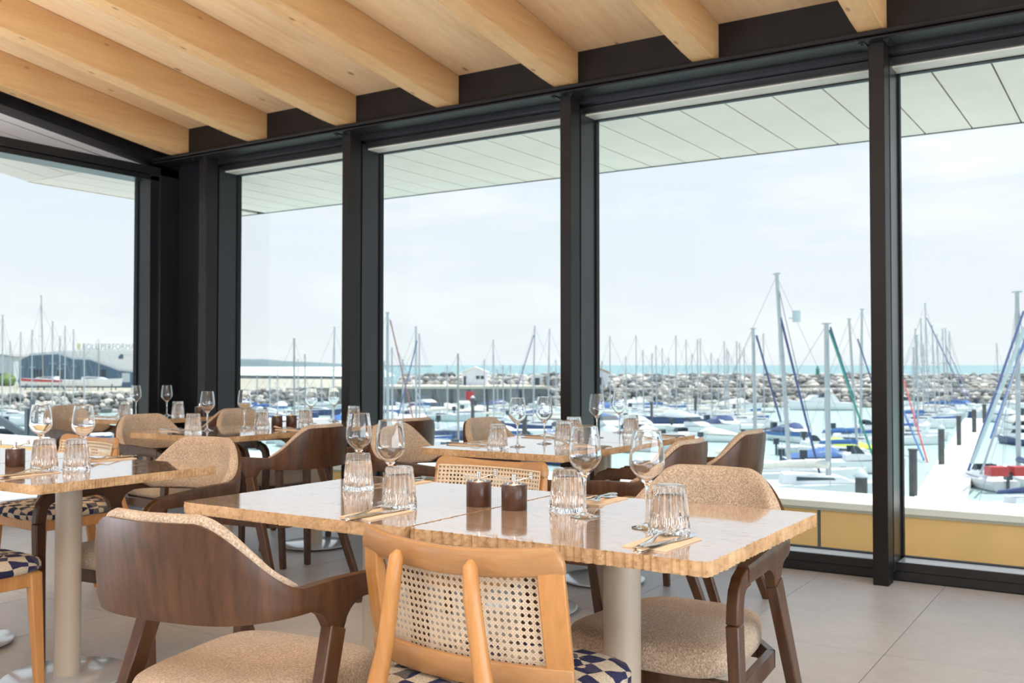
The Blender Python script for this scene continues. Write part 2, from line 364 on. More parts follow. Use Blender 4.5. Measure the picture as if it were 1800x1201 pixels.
# ------------------------------------------------------------------ steel header and posts
def trim(nm, m_, mat, label, cat='trim', bevel=.003):
    return tag(m_.build(nm, mat, None, bevel=bevel), label, cat, kind='structure')
t = MB(); t.box(XL, 7, 5.2, 5.23, 2.80, 3.13); t.box(XL, 7, 5.105, 5.31, 2.796, 2.812); t.box(XL, 7, 5.13, 5.30, 2.776, 2.788)
t.tube([(XL, 5.118, 2.80), (7, 5.118, 2.80)], .010, 6)
trim('trim_1', t, M['steel'], 'dark bronze steel edge beam over the long window wall', 'beam')
PX = [(-1.174, -1.098), (-3.010, -2.934), (-4.812, -4.734), (-6.352, -6.262)]
plab = ['dark steel post standing right of the widest pane', 'dark steel post between the two wide panes', 'dark steel post left of the middle pane', 'dark steel post nearest the room corner']
for i, (a, b) in enumerate(PX):
    t = MB(); t.box(a, b, 5.208, 5.322, 0, 2.796)
    o = trim('trim_%d' % (i + 2), t, M['steel'], plab[i], 'post')
    bolt = MB()
    for sx in (a - .022, b + .022):
        bolt.box(sx - .016, sx + .016, 5.16, 5.28, 2.768, 2.778); bolt.tube([(sx, 5.17, 2.758), (sx, 5.17, 2.786)], .008, 6)
    bolt.build('bolt', M['steel'], o)
# windows of the long wall: frame (sill, head, jambs) and pane
edges = [(-6.262, -4.812), (-4.734, -3.010), (-2.934, -1.174), (-1.098, .80), (.88, 2.7), (2.78, 4.6), (4.68, 6.9)]
wl = ['tall glazed bay beside the room corner', 'middle glazed bay between two posts', 'widest glazed bay in the middle right of the wall', 'glazed bay at the far right behind the last post',
      'glazed bay past the right edge', 'glazed bay past the right edge', 'glazed bay past the right edge']
GY = 5.54
for i, (a, b) in enumerate(edges):
    wroot = tag(empty('window_%d' % (i + 1)), wl[i], 'window', kind='structure')
    t = MB(); t.box(a - .06, b + .06, YF, GY + .03, .052, .097); t.box(a - .06, b + .06, YF + .012, GY + .03, 0, .05)
    t.build('sill', M['alu'], wroot, bevel=.002)
    t = MB(); t.box(a + .014, b - .014, YF + .008, GY - .022, .097, .0995); t.build('sill_reflection', M['sill'], wroot)  # thin strip that carries the sky reflection in its colour
    t = MB(); t.box(a - .06, b + .06, YF, GY + .03, 2.698, 2.74); t.box(a - .06, b + .06, YF - .06, GY + .03, 2.742, 2.80)
    t.build('head_frame', M['alu'], wroot, bevel=.002)
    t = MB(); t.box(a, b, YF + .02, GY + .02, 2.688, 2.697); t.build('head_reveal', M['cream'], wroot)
    for sx in (a, b):
        t = MB(); t.box(sx - (.0 if sx == b else .075), sx + (.0 if sx == a else .0), YF, GY, .097, 2.697) if False else None
    t = MB(); t.box(a - .078, a + .002, YF - .04, GY + .03, .05, 2.72); t.build('mullion', M['alu'], wroot, bevel=.002)
    t = MB(); t.box(a + .002, a + .012, GY - .02, GY + .02, .097, 2.69); t.box(b - .012, b, GY - .02, GY + .02, .097, 2.69)
    t.box(a, b, GY - .02, GY + .02, .097, .104); t.box(a, b, GY - .02, GY + .02, 2.681, 2.689); t.build('gasket', M['gasket'], wroot)
    t = MB(); t.box(a + .004, b - .004, GY - .004, GY + .004, .10, 2.686); t.build('pane', M['glass'], wroot)
# corner
t = MB(); t.box(XL - .20, -6.352, YF, YF + .19, 0, 3.1); trim('trim_6', t, M['gasket'], 'black corner panel between the two glazed walls', 'panel')
# left gable wall
GX = -7.0; Y1 = 5.109
wroot = tag(empty('window_8'), 'big pane of the gable wall on the left', 'window', kind='structure')
for ya, yb in ((Y1, 5.375),):
    t = MB(); t.box(GX - .03, XL, Y1 + .0, YF, 0, 2.75); t.box(XL - .03, XL + .02, 5.19, YF, 0, 2.75); t.build('jamb', M['alu'], wroot, bevel=.003)
t = MB(); t.box(GX - .03, XL, -6, YF, .052, .097); t.box(GX - .03, XL - .012, -6, YF, 0, .05); t.build('sill', M['alu'], wroot, bevel=.002)
t = MB(); t.box(GX - .03, XL, -6, YF, 2.64, 2.68); t.box(GX - .03, XL + .02, -6, YF, 2.685, 2.75); t.build('transom_bar', M['alu'], wroot, bevel=.003)
t = MB(); t.box(GX - .02, GX + .02, Y1 - .012, Y1, .1, 2.64); t.box(GX - .02, GX + .02, -6, Y1, .097, .104); t.build('gasket', M['gasket'], wroot)
t = MB(); t.box(GX - .004, GX + .004, 2.6, Y1 - .002, .10, 2.642); t.build('pane', M['glass'], wroot)
t = MB(); t.box(GX - .004, GX + .004, -.4, 2.52, .10, 2.642); t.box(GX - .03, XL, 2.52, 2.6, .097, 2.64); t.build('pane', M['glass'], wroot)
wroot = tag(empty('trim_9'), 'sloping pale boarded infill above the gable pane', 'panel', kind='structure')
def zg(y): return 2.83 + .14 * (4.97 - y) + .04
t = MB()
for (xa, xb, za, zb) in ((XL - .17, XL + .03, -.055, .03), (XL - .03, XL + .26, .015, .04)):
    t.prism([(5.375, zg(5.375) + za), (-6, zg(-6) + za), (-6, zg(-6) + zb), (5.375, zg(5.375) + zb)], 'x', xa, xb)
t.build('sloping_bar', M['steel'], wroot, bevel=.002)
M['infill'] = flat('pale_pink_board', (.84, .75, .71), .5, 0, .02, 3)
for k, (d0, d1) in enumerate(((-.055, -.10), (-.104, -.185), (-.189, -.30), (-.304, -.43))):
    ye0 = min(5.2, 5.2 - (2.752 - (zg(5.2) + d0)) / .14) if zg(5.2) + d0 < 2.752 else 5.2
    ye1 = 5.2 - (2.752 - (zg(5.2) + d1)) / .14
    t = MB(); t.prism([(ye0, max(2.752, zg(ye0) + d0)), (ye1, 2.752), (-6, zg(-6) + d1), (-6, zg(-6) + d0)], 'x', GX - .004, GX + .012 - (.004 * (k % 2))); t.build('infill_board', M['infill'], wroot)
t = MB(); t.prism([(4.9, 2.75), (-6, 2.75), (-6, zg(-6) - .05), (5.0, zg(5.0) - .06)], 'x', GX - .02, GX - .006); t.build('backing', M['gasket'], wroot)
t = MB(); t.prism([(5.375, zg(5.375)), (-6, zg(-6)), (-6, zg(-6) + .35), (5.375, zg(5.375) + .35)], 'x', XL - .2, XL - .05); t.build('gable_upstand', M['steel'], wroot)
# ------------------------------------------------------------------ exterior soffit and terrace parapet
so = tag(empty('soffit'), 'pale metal board soffit hanging over the terrace outside', 'soffit', kind='structure')
pl = MB(); pl.box(0, .282, 5.62, 7.115, 2.70, 2.72); pm = pl.mesh('plank', M['soffit'])
for k in range(0, 50):
    xa = 6.35 - .2915 * (k + 1)
    if xa < -7.9: break
    link('plank', pm, so, (xa + .0, 0, 0 if k % 4 else .0005))
t = MB(); t.box(-8.05, 7, 5.60, 7.12, 2.725, 2.74); t.box(-8.055, 7, 7.118, 7.135, 2.695, 2.86); t.box(-7.2, 7, 5.565, 5.612, 2.694, 2.74); t.build('backing', M['slate'], so)
t = MB(); t.box(-8.05, -7.76, 4.8, 7.115, 2.70, 2.72); t.box(-7.752, -7.462, 4.8, 5.612, 2.70, 2.72); t.box(-7.454, -7.04, 4.8, 5.612, 2.70, 2.72); t.build('plank', M['soffit'], so)
t = MB(); t.box(-8.07, -8.052, 4.8, 7.13, 2.695, 2.86); t.build('fascia', M['soffit'], so)
for k, (xa, xb) in enumerate(((-8.05, -7.76), (-7.752, -7.462), (-7.454, -7.06))):
    s = MB(); s.prism([(4.79, 2.70), (-6, 2.70 + .14 * 10.79), (-6, 2.72 + .14 * 10.79), (4.79, 2.72)], 'x', xa, xb)
    s.build('gable_plank', M['soffit_gable'], so)
s = MB(); s.prism([(4.79, 2.725), (-6, 2.725 + .14 * 10.79), (-6, 2.86 + .14 * 10.79), (4.79, 2.86)], 'x', -8.07, -7.04); s.build('backing', M['slate'], so)
pp = tag(empty('trim_7'), 'ochre terrace parapet under a white coping', 'parapet', kind='structure')
for k in range(-3, 10):
    xa = -1.78 - 1.52 * k
    t = MB(); t.box(xa + .011, xa + 1.509, 6.42, 6.50, -.6, .185); t.build('parapet_panel', M['parapet'], pp)
    t = MB(); t.box(xa - .008, xa + .008, 6.425, 6.48, -.6, .185); t.build('joint_strip', M['slate'], pp)
t = MB(); t.box(-17, 7, 6.38, 6.95, .203, .243); t.build('coping', M['cap'], pp, bevel=.004)
t = MB(); t.box(-17, 7, 6.395, 6.9, .185, .2025); t.build('coping_edge', M['capline'], pp)
t = MB(); t.box(-17, 7, 6.86, 6.92, -3.4, .185); t.build('outer_face', M['cap'], pp)
t = MB(); t.box(-17, 7.2, 5.57, 6.42, -.3, -.12); t.box(-17, -7.05, -6, 5.57, -.3, -.12)
tag(t.build('trim_8', M['cap'], None), 'pale terrace slab outside the glass', 'terrace', kind='structure')
# stair rail on the far left of the terrace
hr = tag(empty('stair_handrail', (-10.6, 7.3, -.2)), 'dark grey sloping stair rail outside the gable window', 'handrail')
pa = onz(-10, 728, .55); 
def ony(px, py, Y):
    r = FW * F + RT * (px - CX) + UP * (CY - py); return Vector((0, 0, H)) + r * (Y / r.y)
O = Vector((-10.6, 7.3, -.2))
t = MB(); t.bar(ony(-60, 702, 7.3) - O, ony(62, 776, 7.3) - O, .05, .10); t.build('rail', M['slate'], hr, bevel=.004)
for q0, q1, ww in (((50, 718), (50, 790), .07), ((57, 702), (57, 740), .05)):
    t = MB(); t.bar(ony(*q0, 7.3) - O, ony(q1[0], 840, 7.3) - O, ww, ww); t.build('post', M['slate'], hr, bevel=.003)
# ------------------------------------------------------------------ tables
def slab(wx, wy, seed, big):
    # polished stone top with split scalloped edges; z 0.72 .. 0.75
    rnd = random.Random(seed); hx, hy, rc = wx / 2, wy / 2, .022
    pts = []
    def side(p0, p1, nrm):
        L = (Vector(p1) - Vector(p0)).length; n = max(2, int(L / .0055)); 
        for i in range(n):
            t = i / n; pts.append(((p0[0] + (p1[0] - p0[0]) * t, p0[1] + (p1[1] - p0[1]) * t), nrm))
    def corner(cx, cy, a0):
        for i in range(5):
            a = a0 + PI / 2 * i / 5; pts.append(((cx + rc * math.cos(a), cy + rc * math.sin(a)), (math.cos(a), math.sin(a))))
    side((-hx + rc, -hy), (hx - rc, -hy), (0, -1)); corner(hx - rc, -hy + rc, -PI / 2)
    side((hx, -hy + rc), (hx, hy - rc), (1, 0)); corner(hx - rc, hy - rc, 0)
    side((hx - rc, hy), (-hx + rc, hy), (0, 1)); corner(-hx + rc, hy - rc, PI / 2)
    side((-hx, hy - rc), (-hx, -hy + rc), (-1, 0)); corner(-hx + rc, -hy + rc, PI)
    n = len(pts); per = 2 * (wx + wy); lev = [0.0, .004, .011, .018, .025, .030]
    # scallop boundaries along the perimeter
    cuts = [0.0]
    while cuts[-1] < per: cuts.append(cuts[-1] + rnd.uniform(*((.014, .030) if big else (.006, .016))))
    amp = [rnd.uniform(.0, .0045) if big else rnd.uniform(0, .0028) for _ in cuts]; tw = [rnd.uniform(-.4, .4) for _ in cuts]
    s = 0.0; rows = [[] for _ in lev]; prev = pts[0][0]; ci = 0
    for (p, nr_) in pts:
        s += (Vector(p) - Vector(prev)).length; prev = p
        while ci < len(cuts) - 2 and s > cuts[ci + 1]: ci += 1
        t = (s - cuts[ci]) / (cuts[ci + 1] - cuts[ci])
        dz = -amp[ci] - (.0090 if big else .0030) * (1 - math.sin(PI * min(max(t, 0), 1)) ** .5) 
        for j, z in enumerate(lev):
            bowl = -.0015 * (abs(j - 2.5) / 2.5) ** 2
            d = dz + bowl + tw[ci] * (z - .015) * .12 + (noise.noise(Vector((p[0] * 90, p[1] * 90, z * 160 + seed))) * .0022)
            if j == len(lev) - 1: d = min(d, -.0005) * .8
            rows[j].append((p[0] + nr_[0] * d, p[1] + nr_[1] * d, .72 + z))
    b = MB(); b.m = 1; b.grid(rows, closed=True); b.v = b.v
    m_ = b
    nb = len(lev); top = tuple((nb - 1) * n + k for k in range(n)); bot = tuple(range(n - 1, -1, -1))
    m_.f.append(top); m_.mi.append(0); m_.f.append(bot); m_.mi.append(1)
    return m_
def table(cx, cy, wx, wy, label, seed, big=False, group='stone-topped pedestal tables'):
    r = tag(empty('pedestal_table', (cx, cy, 0)), label, 'table', group)
    me = slab(wx, wy, seed, big).mesh('table_top', [M['trav'], M['travedge']])
    link('table_top', me, r)
    c = MB(); c.lathe([(.0, .006), (.0445, .006), (.0445, .715), (0.0, .715)], 28); c.build('column', M['column'], r, smooth=True)
    c = MB(); c.lathe([(0, .012), (.213, .012), (.215, .014), (.215, .019), (.210, .021), (.06, .0235), (0, .0235)], 56); c.build('base_disc', M['disc'], r, smooth=True)
    for a in (.5, 2.07, 3.64, 5.2):
        c = MB(); c.lathe([(0, 0), (.014, 0), (.014, .012), (0, .012)], 10, (.17 * math.cos(a), .17 * math.sin(a), 0)); c.build('glide_foot', M['black'], r)
    c = MB(); c.box(-.17, .17, -.17, .17, .712, .719); c.build('mounting_plate', M['black'], r)
    return r
table(-1.8085, 2.112, .778, .735, 'left half of the pair of stone tables nearest the camera', 3)
table(-1.0515, 2.112, .733, .735, 'right half of the front table pair, with the boldly chipped stone edge', 5, True)
table(-3.235, 2.09, .75, .71, 'stone table at the left carrying two tumblers with wine glasses behind', 8)
table(-3.99, 2.09, .745, .71, 'stone table running off the left edge of the photo', 9)
table(-2.372, 3.83, .745, .71, 'near stone table of the pair in front of the middle window bay', 11)
table(-2.372, 4.545, .745, .71, 'far stone table of the pair, touching the glass wall side', 12)
table(-4.328, 3.74, .745, .71, 'near stone table of the second-row pair on the left', 14)
table(-4.328, 4.455, .745, .71, 'far stone table of the second-row pair, beside the post', 15)
table(-6.00, 4.50, .745, .80, 'small stone table in the corner by the gable window', 16)
# ------------------------------------------------------------------ chairs
def smooth01(t): t = min(max(t, 0), 1); return t * t * (3 - 2 * t)
def shell_path(n=56):
    # centre line of arms and back seen from above, right arm tip to left arm tip
    P = []
    side = [.235, .19, .15, .115, .085, .062, .045, .030, .016, .004, -.008, -.020, -.034, -.048, -.062, -.074, -.084, -.092]
    def sx(y): return .250 + .018 * max(0, (y + .09) / .325) 
    for y in side: P.append((sx(y), y))
    for i in range(1, n):
        a = PI * i / n
        cx_, sy_ = math.cos(a), math.sin(a)
        P.append((.250 * math.copysign(abs(cx_) ** .74, cx_), -.095 - .185 * abs(sy_) ** .80))
    for y in side[::-1]: P.append((-sx(y), y))
    return P
def shell_sections(off, ztf, zbf, thf, rows_v=6, only=None):
    P = shell_path(); L = len(P); out_rows = []
    for i, (x, y) in enumerate(P):
        a = Vector(P[max(i - 1, 0)]); b_ = Vector(P[min(i + 1, L - 1)]); d = (b_ - a).normalized(); nrm = Vector((-d.y, d.x))   # points inward? fixed below
        c0 = Vector((0, .05)) - Vector((x, y))
        if nrm.dot(c0) > 0: nrm = -nrm                       # outward
        ang = math.degrees(math.atan2(abs(x), -(y + .093))) if y < -.0935 else 90.0    # 0 at centre back, 90 at arms
        if only and not only(ang, y): continue
        zt, zb, th = ztf(ang, y), zbf(ang, y), thf(ang, y)
        lean = .16 * max(0, 1 - ang / 95)
        col_o, col_i = [], []
        for j in range(rows_v + 1):
            t = j / rows_v; z = zb + (zt - zb) * t
            lo = lean * (z - .60)
            q = Vector((x, y)) + nrm * (off + lo)
            e_ = .0035 if j in (0, rows_v) else 0
            o_ = q + nrm * (th / 2 - e_); i_ = q - nrm * (th / 2 - e_)
            col_o.append((o_.x, o_.y, z)); col_i.append((i_.x, i_.y, z))
        out_rows.append(col_o + col_i[::-1])
    return out_rows
def ztop(a, y): return .812 - .142 * smooth01((a - 30) / 52) - .012 * smooth01((y + .05) / .28)
def zbot(a, y):
    base = .612 + .006 * smooth01((a - 40) / 45)
    if a < 89: return base
    yc, hw = -.030, .026                      # the tab that runs down into the rear leg
    d = y - yc
    arm = .618 - .004 * smooth01(d / .2)
    if abs(d) <= hw: return .560
    if d > hw:
        r = .075; t = min(1, (d - hw) / r); return .560 + (arm - .560) * math.sqrt(max(0, 1 - (1 - t) ** 2))
    r = .045; t = min(1, (-d - hw) / r); return .560 + (.612 - .560) * math.sqrt(max(0, 1 - (1 - t) ** 2))
def armchair(label, seat_frame=True):
    r = tag(empty('armchair'), label, 'chair', 'walnut armchairs with beige bouclé seats')
    b = MB(); b.grid(shell_sections(0, ztop, zbot, lambda a, y: .015 + .016 * smooth01((a - 55) / 35)), closed=True, caps=True)
    b.build('back_shell', M['walnut'], r, smooth=50)
    # upholstered pad inside the shell
    b = MB(); rows = shell_sections(-.024, lambda a, y: ztop(a, y) + .017 - .02 * smooth01((a - 74) / 16), lambda a, y: zbot(a, y) + .006 + .03 * smooth01((a - 66) / 20), lambda a, y: max(.004, .034 * (1 - smooth01((a - 70) / 18)) + .004), only=lambda a, y: a < 88 and y < -.10, rows_v=7)
    rows = [[(p[0], p[1], p[2]) for p in r_] for r_ in rows]
    b.grid(rows, closed=True, caps=True); o = b.build('back_pad', M['boucle'], r, smooth=70)
    mo = o.modifiers.new('sub', 'SUBSURF'); mo.levels = 1; mo.render_levels = 1
    # seat cushion
    b = MB(); rows = []
    prof = [(.93, .377), (.985, .385), (1.0, .405), (.995, .430), (.96, .447), (.85, .456), (.55, .462), (.2, .464)]
    for s_, z in prof:
        row = []
        for k in range(48):
            a = 2 * PI * k / 48; cx_, sy_ = math.cos(a), math.sin(a); e_ = .42 if sy_ > 0 else .62
            px = math.copysign(abs(cx_) ** .45, cx_); py = math.copysign(abs(sy_) ** e_, sy_)
            wdt = .236 - .048 * (1 - py) / 2
            row.append((px * wdt * s_, .012 + py * .245 * s_, z))
        rows.append(row)
    b.grid(rows, closed=True, caps=True); b.build('seat', M['boucle'], r, smooth=80)
    # seat rails
    b = MB(); b.box(-.245, .245, .205, .228, .325, .378); b.box(-.17, .17, -.19, -.168, .328, .378)
    for s_ in (-1, 1): b.bar((s_ * .250, .225, .352), (s_ * .222, -.10, .352), .022, .048); b.bar((s_ * .225, -.10, .352), (s_ * .165, -.18, .352), .022, .048)
    b.box(-.16, .16, -.17, .21, .362, .378)
    b.build('seat_rail', M['walnut_leg'], r, bevel=.003)
    for s_ in (-1, 1):
        # arm end bending down into the front leg
        cen = [(.215, .631), (.243, .629), (.266, .620), (.283, .602), (.292, .574), (.297, .535)]; rows = []
        for i, (y, z) in enumerate(cen):
            a = Vector(cen[max(i - 1, 0)]); c_ = Vector(cen[min(i + 1, len(cen) - 1)]); d = (c_ - a).normalized(); nn = Vector((-d.y, d.x)); hh = .0225 - .001 * i / 5; ww = .0135 + .001 * i / 5; xc = s_ * (.268 + .003 * i / 5)
            rows.append([(xc - ww, y + nn.x * hh, z + nn.y * hh), (xc + ww, y + nn.x * hh, z + nn.y * hh), (xc + ww, y - nn.x * hh, z - nn.y * hh), (xc - ww, y - nn.x * hh, z - nn.y * hh)])
        b = MB(); b.grid(rows, closed=True, caps=True); b.build('arm_end', M['walnut'], r, bevel=.004, seg=2)
        b = MB(); b.bar((s_ * .271, .297, .537), (s_ * .284, .275, .0), .031, .042, ref=(0, 1, 0), w2=(.026, .032))
        b.build('leg', M['walnut_leg'], r, bevel=.004)
        b = MB(); b.bar((s_ * .2555, -.030, .570), (s_ * .292, -.240, .0), .031, .052, ref=(0, 1, 0), w2=(.028, .036))
        b.build('leg', M['walnut_leg'], r, bevel=.004)
    return r
AC = armchair('walnut armchair nearest the camera, its curved wooden back turned to us')
AC.location = (-1.70, 1.54, 0); AC.rotation_euler = (0, 0, math.radians(7))
R = math.radians
acs = [
 ((-1.052, 2.43), 180, 'armchair with tan bouclé back behind the right half of the front tables'),
 ((-3.185, 2.415), 186, 'armchair facing us behind the left table, its arm sweeping to the right'),
 ((-3.70, 3.58), 92, 'walnut armchair with its dark back to us, left of the front table glasses'),
 ((-3.685, 4.30), 90, 'walnut armchair by the window, only its back top showing left of the middle bay'),
 ((-2.91, 3.81), -88, 'armchair facing right at the left side of the near middle-bay table'),
 ((-2.84, 4.50), -90, 'armchair with greyish bouclé back beyond the near middle-bay table, by the glass'),
 ((-1.79, 3.66), 90, 'armchair on the right of the middle-bay tables, the nearer of the two dark backs'),
 ((-1.77, 4.33), 90, 'armchair on the right of the middle-bay tables, the dark back closest to the water'),
 ((-4.76, 3.72), -90, 'armchair facing right at the near left second-row table'),
 ((-4.74, 4.43), -90, 'grey-lit armchair facing right at the far left second-row table'),
 ((-5.47, 4.60), 90, 'walnut armchair at the right side of the corner table, seen from behind'),
 ((-6.36, 4.28), -90, 'armchair at the far left beside the gable window, facing the corner table'),
]
for (x, y), a, lb in acs: dup(AC, (x, y, 0), R(a), lb)
# ---- cane-back chairs
def rail_xy(u, half=.246, sag=.050, y0=-.196):   # u in -1..1 across the back
    return (u * half, y0 + sag * u * u)
def cane_chair(label):
    r = tag(empty('cane_back_chair'), label, 'chair', 'beech chairs with woven cane backs')
    def yoff(z): return .050 * (.78 - z) / .28              # the back reclines: lower = further forward
    def strip(z0, z1, u0, u1, th, nu=26, nz=4, crown=0.0, rnd_=0.0):
        rows = []
        for i in range(nu + 1):
            u = u0 + (u1 - u0) * i / nu; x, y = rail_xy(u); x2, y2 = rail_xy(u + .01); d = Vector((x2 - x, y2 - y)).normalized(); nn = Vector((d.y, -d.x))
            f_, k_ = [], []
            for j in range(nz + 1):
                t = j / nz; zt_ = z1 - (rnd_ * (1 - math.sqrt(max(0, 1 - ((abs(u) - .87) / .131) ** 2))) if rnd_ and abs(u) > .87 else 0); z = z0 + (zt_ - z0) * t; tt = th * (1 if 0 < j < nz else .55)
                zz = z + crown * u * u
                q = Vector((x, y + yoff(z)))
                a = q + nn * tt / 2; c_ = q - nn * tt / 2
                f_.append((a.x, a.y, zz)); k_.append((c_.x, c_.y, zz))
            rows.append(f_ + k_[::-1])
        b = MB(); b.grid(rows, closed=True, caps=True); return b
    strip(.712, .768, -1, 1, .026, nu=64, crown=.016, rnd_=.034).build('top_rail', M['beech'], r, smooth=60, bevel=.004)
    strip(.492, .546, -1.0, 1.0, .026).build('bottom_rail', M['beech'], r, smooth=60, bevel=.003)
    for s_ in (-1, 1):
        strip(.54, .735, s_ * 1.0, s_ * .80, .024, nu=5).build('stile', M['honey'], r, smooth=60, bevel=.003)
    # woven cane: pairs of upright and level strands plus diagonals
    b = MB(); U0, U1, Z0, Z1 = -.92, .92, .520, .748; pitch = .0142; half = .246
    def pt(x, z, lift):
        u = x / half; xx, yy = rail_xy(u); return (xx, yy + yoff(z) + lift + .0165, z)
    def ribbon(p, q, wd, lift, n_):
        rows = []
        dx, dz = q[0] - p[0], q[1] - p[1]; L = math.hypot(dx, dz); nx, nz_ = -dz / L * wd / 2, dx / L * wd / 2
        for i in range(n_ + 1):
            t = i / n_; x, z = p[0] + dx * t, p[1] + dz * t
            rows.append([pt(x + nx, z + nz_, lift), pt(x - nx, z - nz_, lift)])
        b.grid(rows)
    xa, xb = U0 * half, U1 * half
    nx_ = int((xb - xa) / pitch); nz_ = int((Z1 - Z0) / pitch)
    for i in range(nx_ + 1):
        x = xa + i * pitch
        for dx in (-.0016, .0016): ribbon((x + dx, Z0), (x + dx, Z1), .0022, .0, 3)
    for j in range(nz_ + 1):
        z = Z0 + j * pitch
        for dz in (-.0016, .0016): ribbon((xa, z + dz), (xb, z + dz), .0022, .0006, 22)
    for sg in (1, -1):
        for kk in range(-nz_ - 1, nx_ + nz_ + 2):
            x_s = xa + (kk + .5) * pitch; p = [x_s, Z0]; Lz = Z1 - Z0
            q = [x_s + sg * Lz, Z1]
            # clip to the opening
            pts_ = []
            for (x, z) in ((p[0], p[1]), (q[0], q[1])): pts_.append([x, z])
            for i_, o_ in ((0, 1), (1, 0)):
                x, z = pts_[i_]
                if x < xa: z += (xa - x) * (1 if sg > 0 else -1) ; x = xa
                if x > xb: z += (xb - x) * (1 if sg > 0 else -1) ; x = xb
                pts_[i_] = [x, z]
            if pts_[1][1] - pts_[0][1] < .004 or not (Z0 - .001 <= pts_[0][1] <= Z1 and Z0 <= pts_[1][1] <= Z1 + .001): continue
            ribbon(pts_[0], pts_[1], .0026, .0012 if sg > 0 else -.0008, max(2, int((pts_[1][1] - pts_[0][1]) / .02)))
    b.build('cane_panel', M['cane_pale'], r)
    # cane border bead
    b = MB()
    for z in (Z0 + .002, Z1 - .002): b.tube([pt(xa + (xb - xa) * i / 24, z, .002) for i in range(25)], .0022, 5)
    for x in (xa, xb): b.tube([pt(x, Z0 + (Z1 - Z0) * i / 4, .004) for i in range(5)], .0022, 5)
    b.build('cane_bead', M['cane'], r)
    # rear legs rising behind the rail, and the centre post
    for s_ in (-1, 1):
        b = MB(); b.tube([(s_ * .090, -.218, .752), (s_ * .0905, -.224, .742), (s_ * .098, -.228, .68), (s_ * .118, -.226, .56), (s_ * .140, -.232, .46), (s_ * .165, -.245, .38), (s_ * .190, -.285, .16), (s_ * .200, -.310, 0)],
                         [.006, .0145, .0170, .0175, .021, .025, .020, .015], 14); b.build('leg', M['honey'], r, smooth=60)
    # seat
    b = MB(); rows = []
    for s_, z in [(.95, .432), (1.0, .440), (1.0, .458), (.97, .472), (.86, .482), (.5, .488), (.15, .489)]:
        row = []
        for k in range(48):
            a = 2 * PI * k / 48; cx_, sy_ = math.cos(a), math.sin(a)
            px = math.copysign(abs(cx_) ** .42, cx_); py = math.copysign(abs(sy_) ** .42, sy_)
            row.append((px * (.236 - .018 * (1 - py) / 2) * s_, .01 + py * .232 * s_, z))
        rows.append(row)
    b.grid(rows, closed=True, caps=True); b.build('seat', M['check'], r, smooth=80)
    b = MB(); b.box(-.205, .205, .185, .208, .385, .434); b.box(-.185, .185, -.225, -.20, .385, .434)
    for s_ in (-1, 1): b.box(s_ * .20 - .011, s_ * .20 + .011, -.215, .2, .385, .434)
    b.box(-.19, .19, -.21, .19, .420, .434)
    b.build('seat_rail', M['honey'], r, bevel=.003)
    for s_ in (-1, 1):
        b = MB(); b.bar((s_ * .198, .190, .43), (s_ * .215, .205, .006), .034, .044, ref=(0, 1, 0), w2=(.026, .028)); b.build('leg', M['honey'], r, bevel=.006, seg=3)
        b = MB(); b.lathe([(0, 0), (.010, 0), (.010, .008), (0, .008)], 10, (s_ * .215, .205, 0)); b.build('glide', M['black'], r)
    return r
CC = cane_chair('beech chair with pale woven cane back in the centre foreground, its back to us')
CC.location = (-1.155, 1.735, 0); CC.rotation_euler = (0, 0, R(-1))
ccs = [((-2.00, 2.80), 178, 'cane-back chair facing us across the front tables, behind the pepper mills'),
       ((-4.285, 2.72), 176, 'orange-lit cane-back chair facing us behind the left tables'),
       ((-3.315, 1.70), 0, 'navy-checked chair seat cut off by the lower left edge, on orange wooden legs')]
for (x, y), a, lb in ccs: dup(CC, (x, y, 0), R(a), lb)
# ------------------------------------------------------------------ glassware
def tumbler_me():
    b = MB(); n = 160; K = 20
    prof = [(.0455, 0), (.0462, .002), (.0458, .012), (.0446, .026), (.0430, .042), (.0412, .058), (.0395, .074), (.0378, .088), (.0366, .098), (.0356, .104), (.0335, .1075), (.028, .1085), (0, .1085)]
    def md(i, a):
        if i in (0, 12): return 0
        k_ = [0, .0, .075, .095, .085, .105, .105, .10, .09, .06, .02, 0, 0][i]
        ph = .5 if i <= 3 else 0
        return -k_ * (abs(math.sin(K / 2 * a + ph * PI)) ** .8)
    b.lathe(prof, n, mod=md)
    inn = [(.0455, 0), (.0422, .001), (.0404, .012), (.0372, .038), (.0340, .064), (.0316, .082), (.028, .088), (.018, .0905), (0, .091)]
    b.lathe(inn, n)
    me = b.mesh('drinking_tumbler', M['crystal'], smooth=24, merge=True)
    return me
def wine_me():
    b = MB()
    out_ = [(0, 0), (.034, 0), (.0355, .0008), (.0355, .0018), (.030, .0032), (.016, .0058), (.0065, .011), (.0042, .020), (.0036, .040), (.0036, .075), (.0042, .092), (.0070, .100), (.0170, .110), (.0300, .1235), (.0378, .1345), (.0402, .143), (.0404, .150), (.0396, .164), (.0372, .184), (.0342, .204), (.0320, .2195), (.0317, .2213), (.0315, .2217)]
    inn = [(.0309, .2217), (.0307, .2213), (.0310, .2195), (.0334, .204), (.0364, .184), (.0388, .164), (.0395, .150), (.0392, .1436), (.0367, .1355), (.0287, .1245), (.0155, .1115), (.005, .1045), (0, .1035)]
    b.lathe(out_ + inn, 48)
    return b.mesh('wine_glass', M['crystal'], smooth=35, merge=True)
TM, WM = tumbler_me(), wine_me()
def tum(x, y, lb, rz=0.0, z=.75): o = link('drinking_tumbler', TM, None, (x, y, z + .0002), rz); tag(o, lb, 'tumbler', 'upturned fluted tumblers'); return o
def wine(x, y, lb, z=.75): o = link('wine_glass', WM, None, (x, y, z + .0002), x * 3); tag(o, lb, 'wine glass', 'empty stemmed wine glasses'); return o
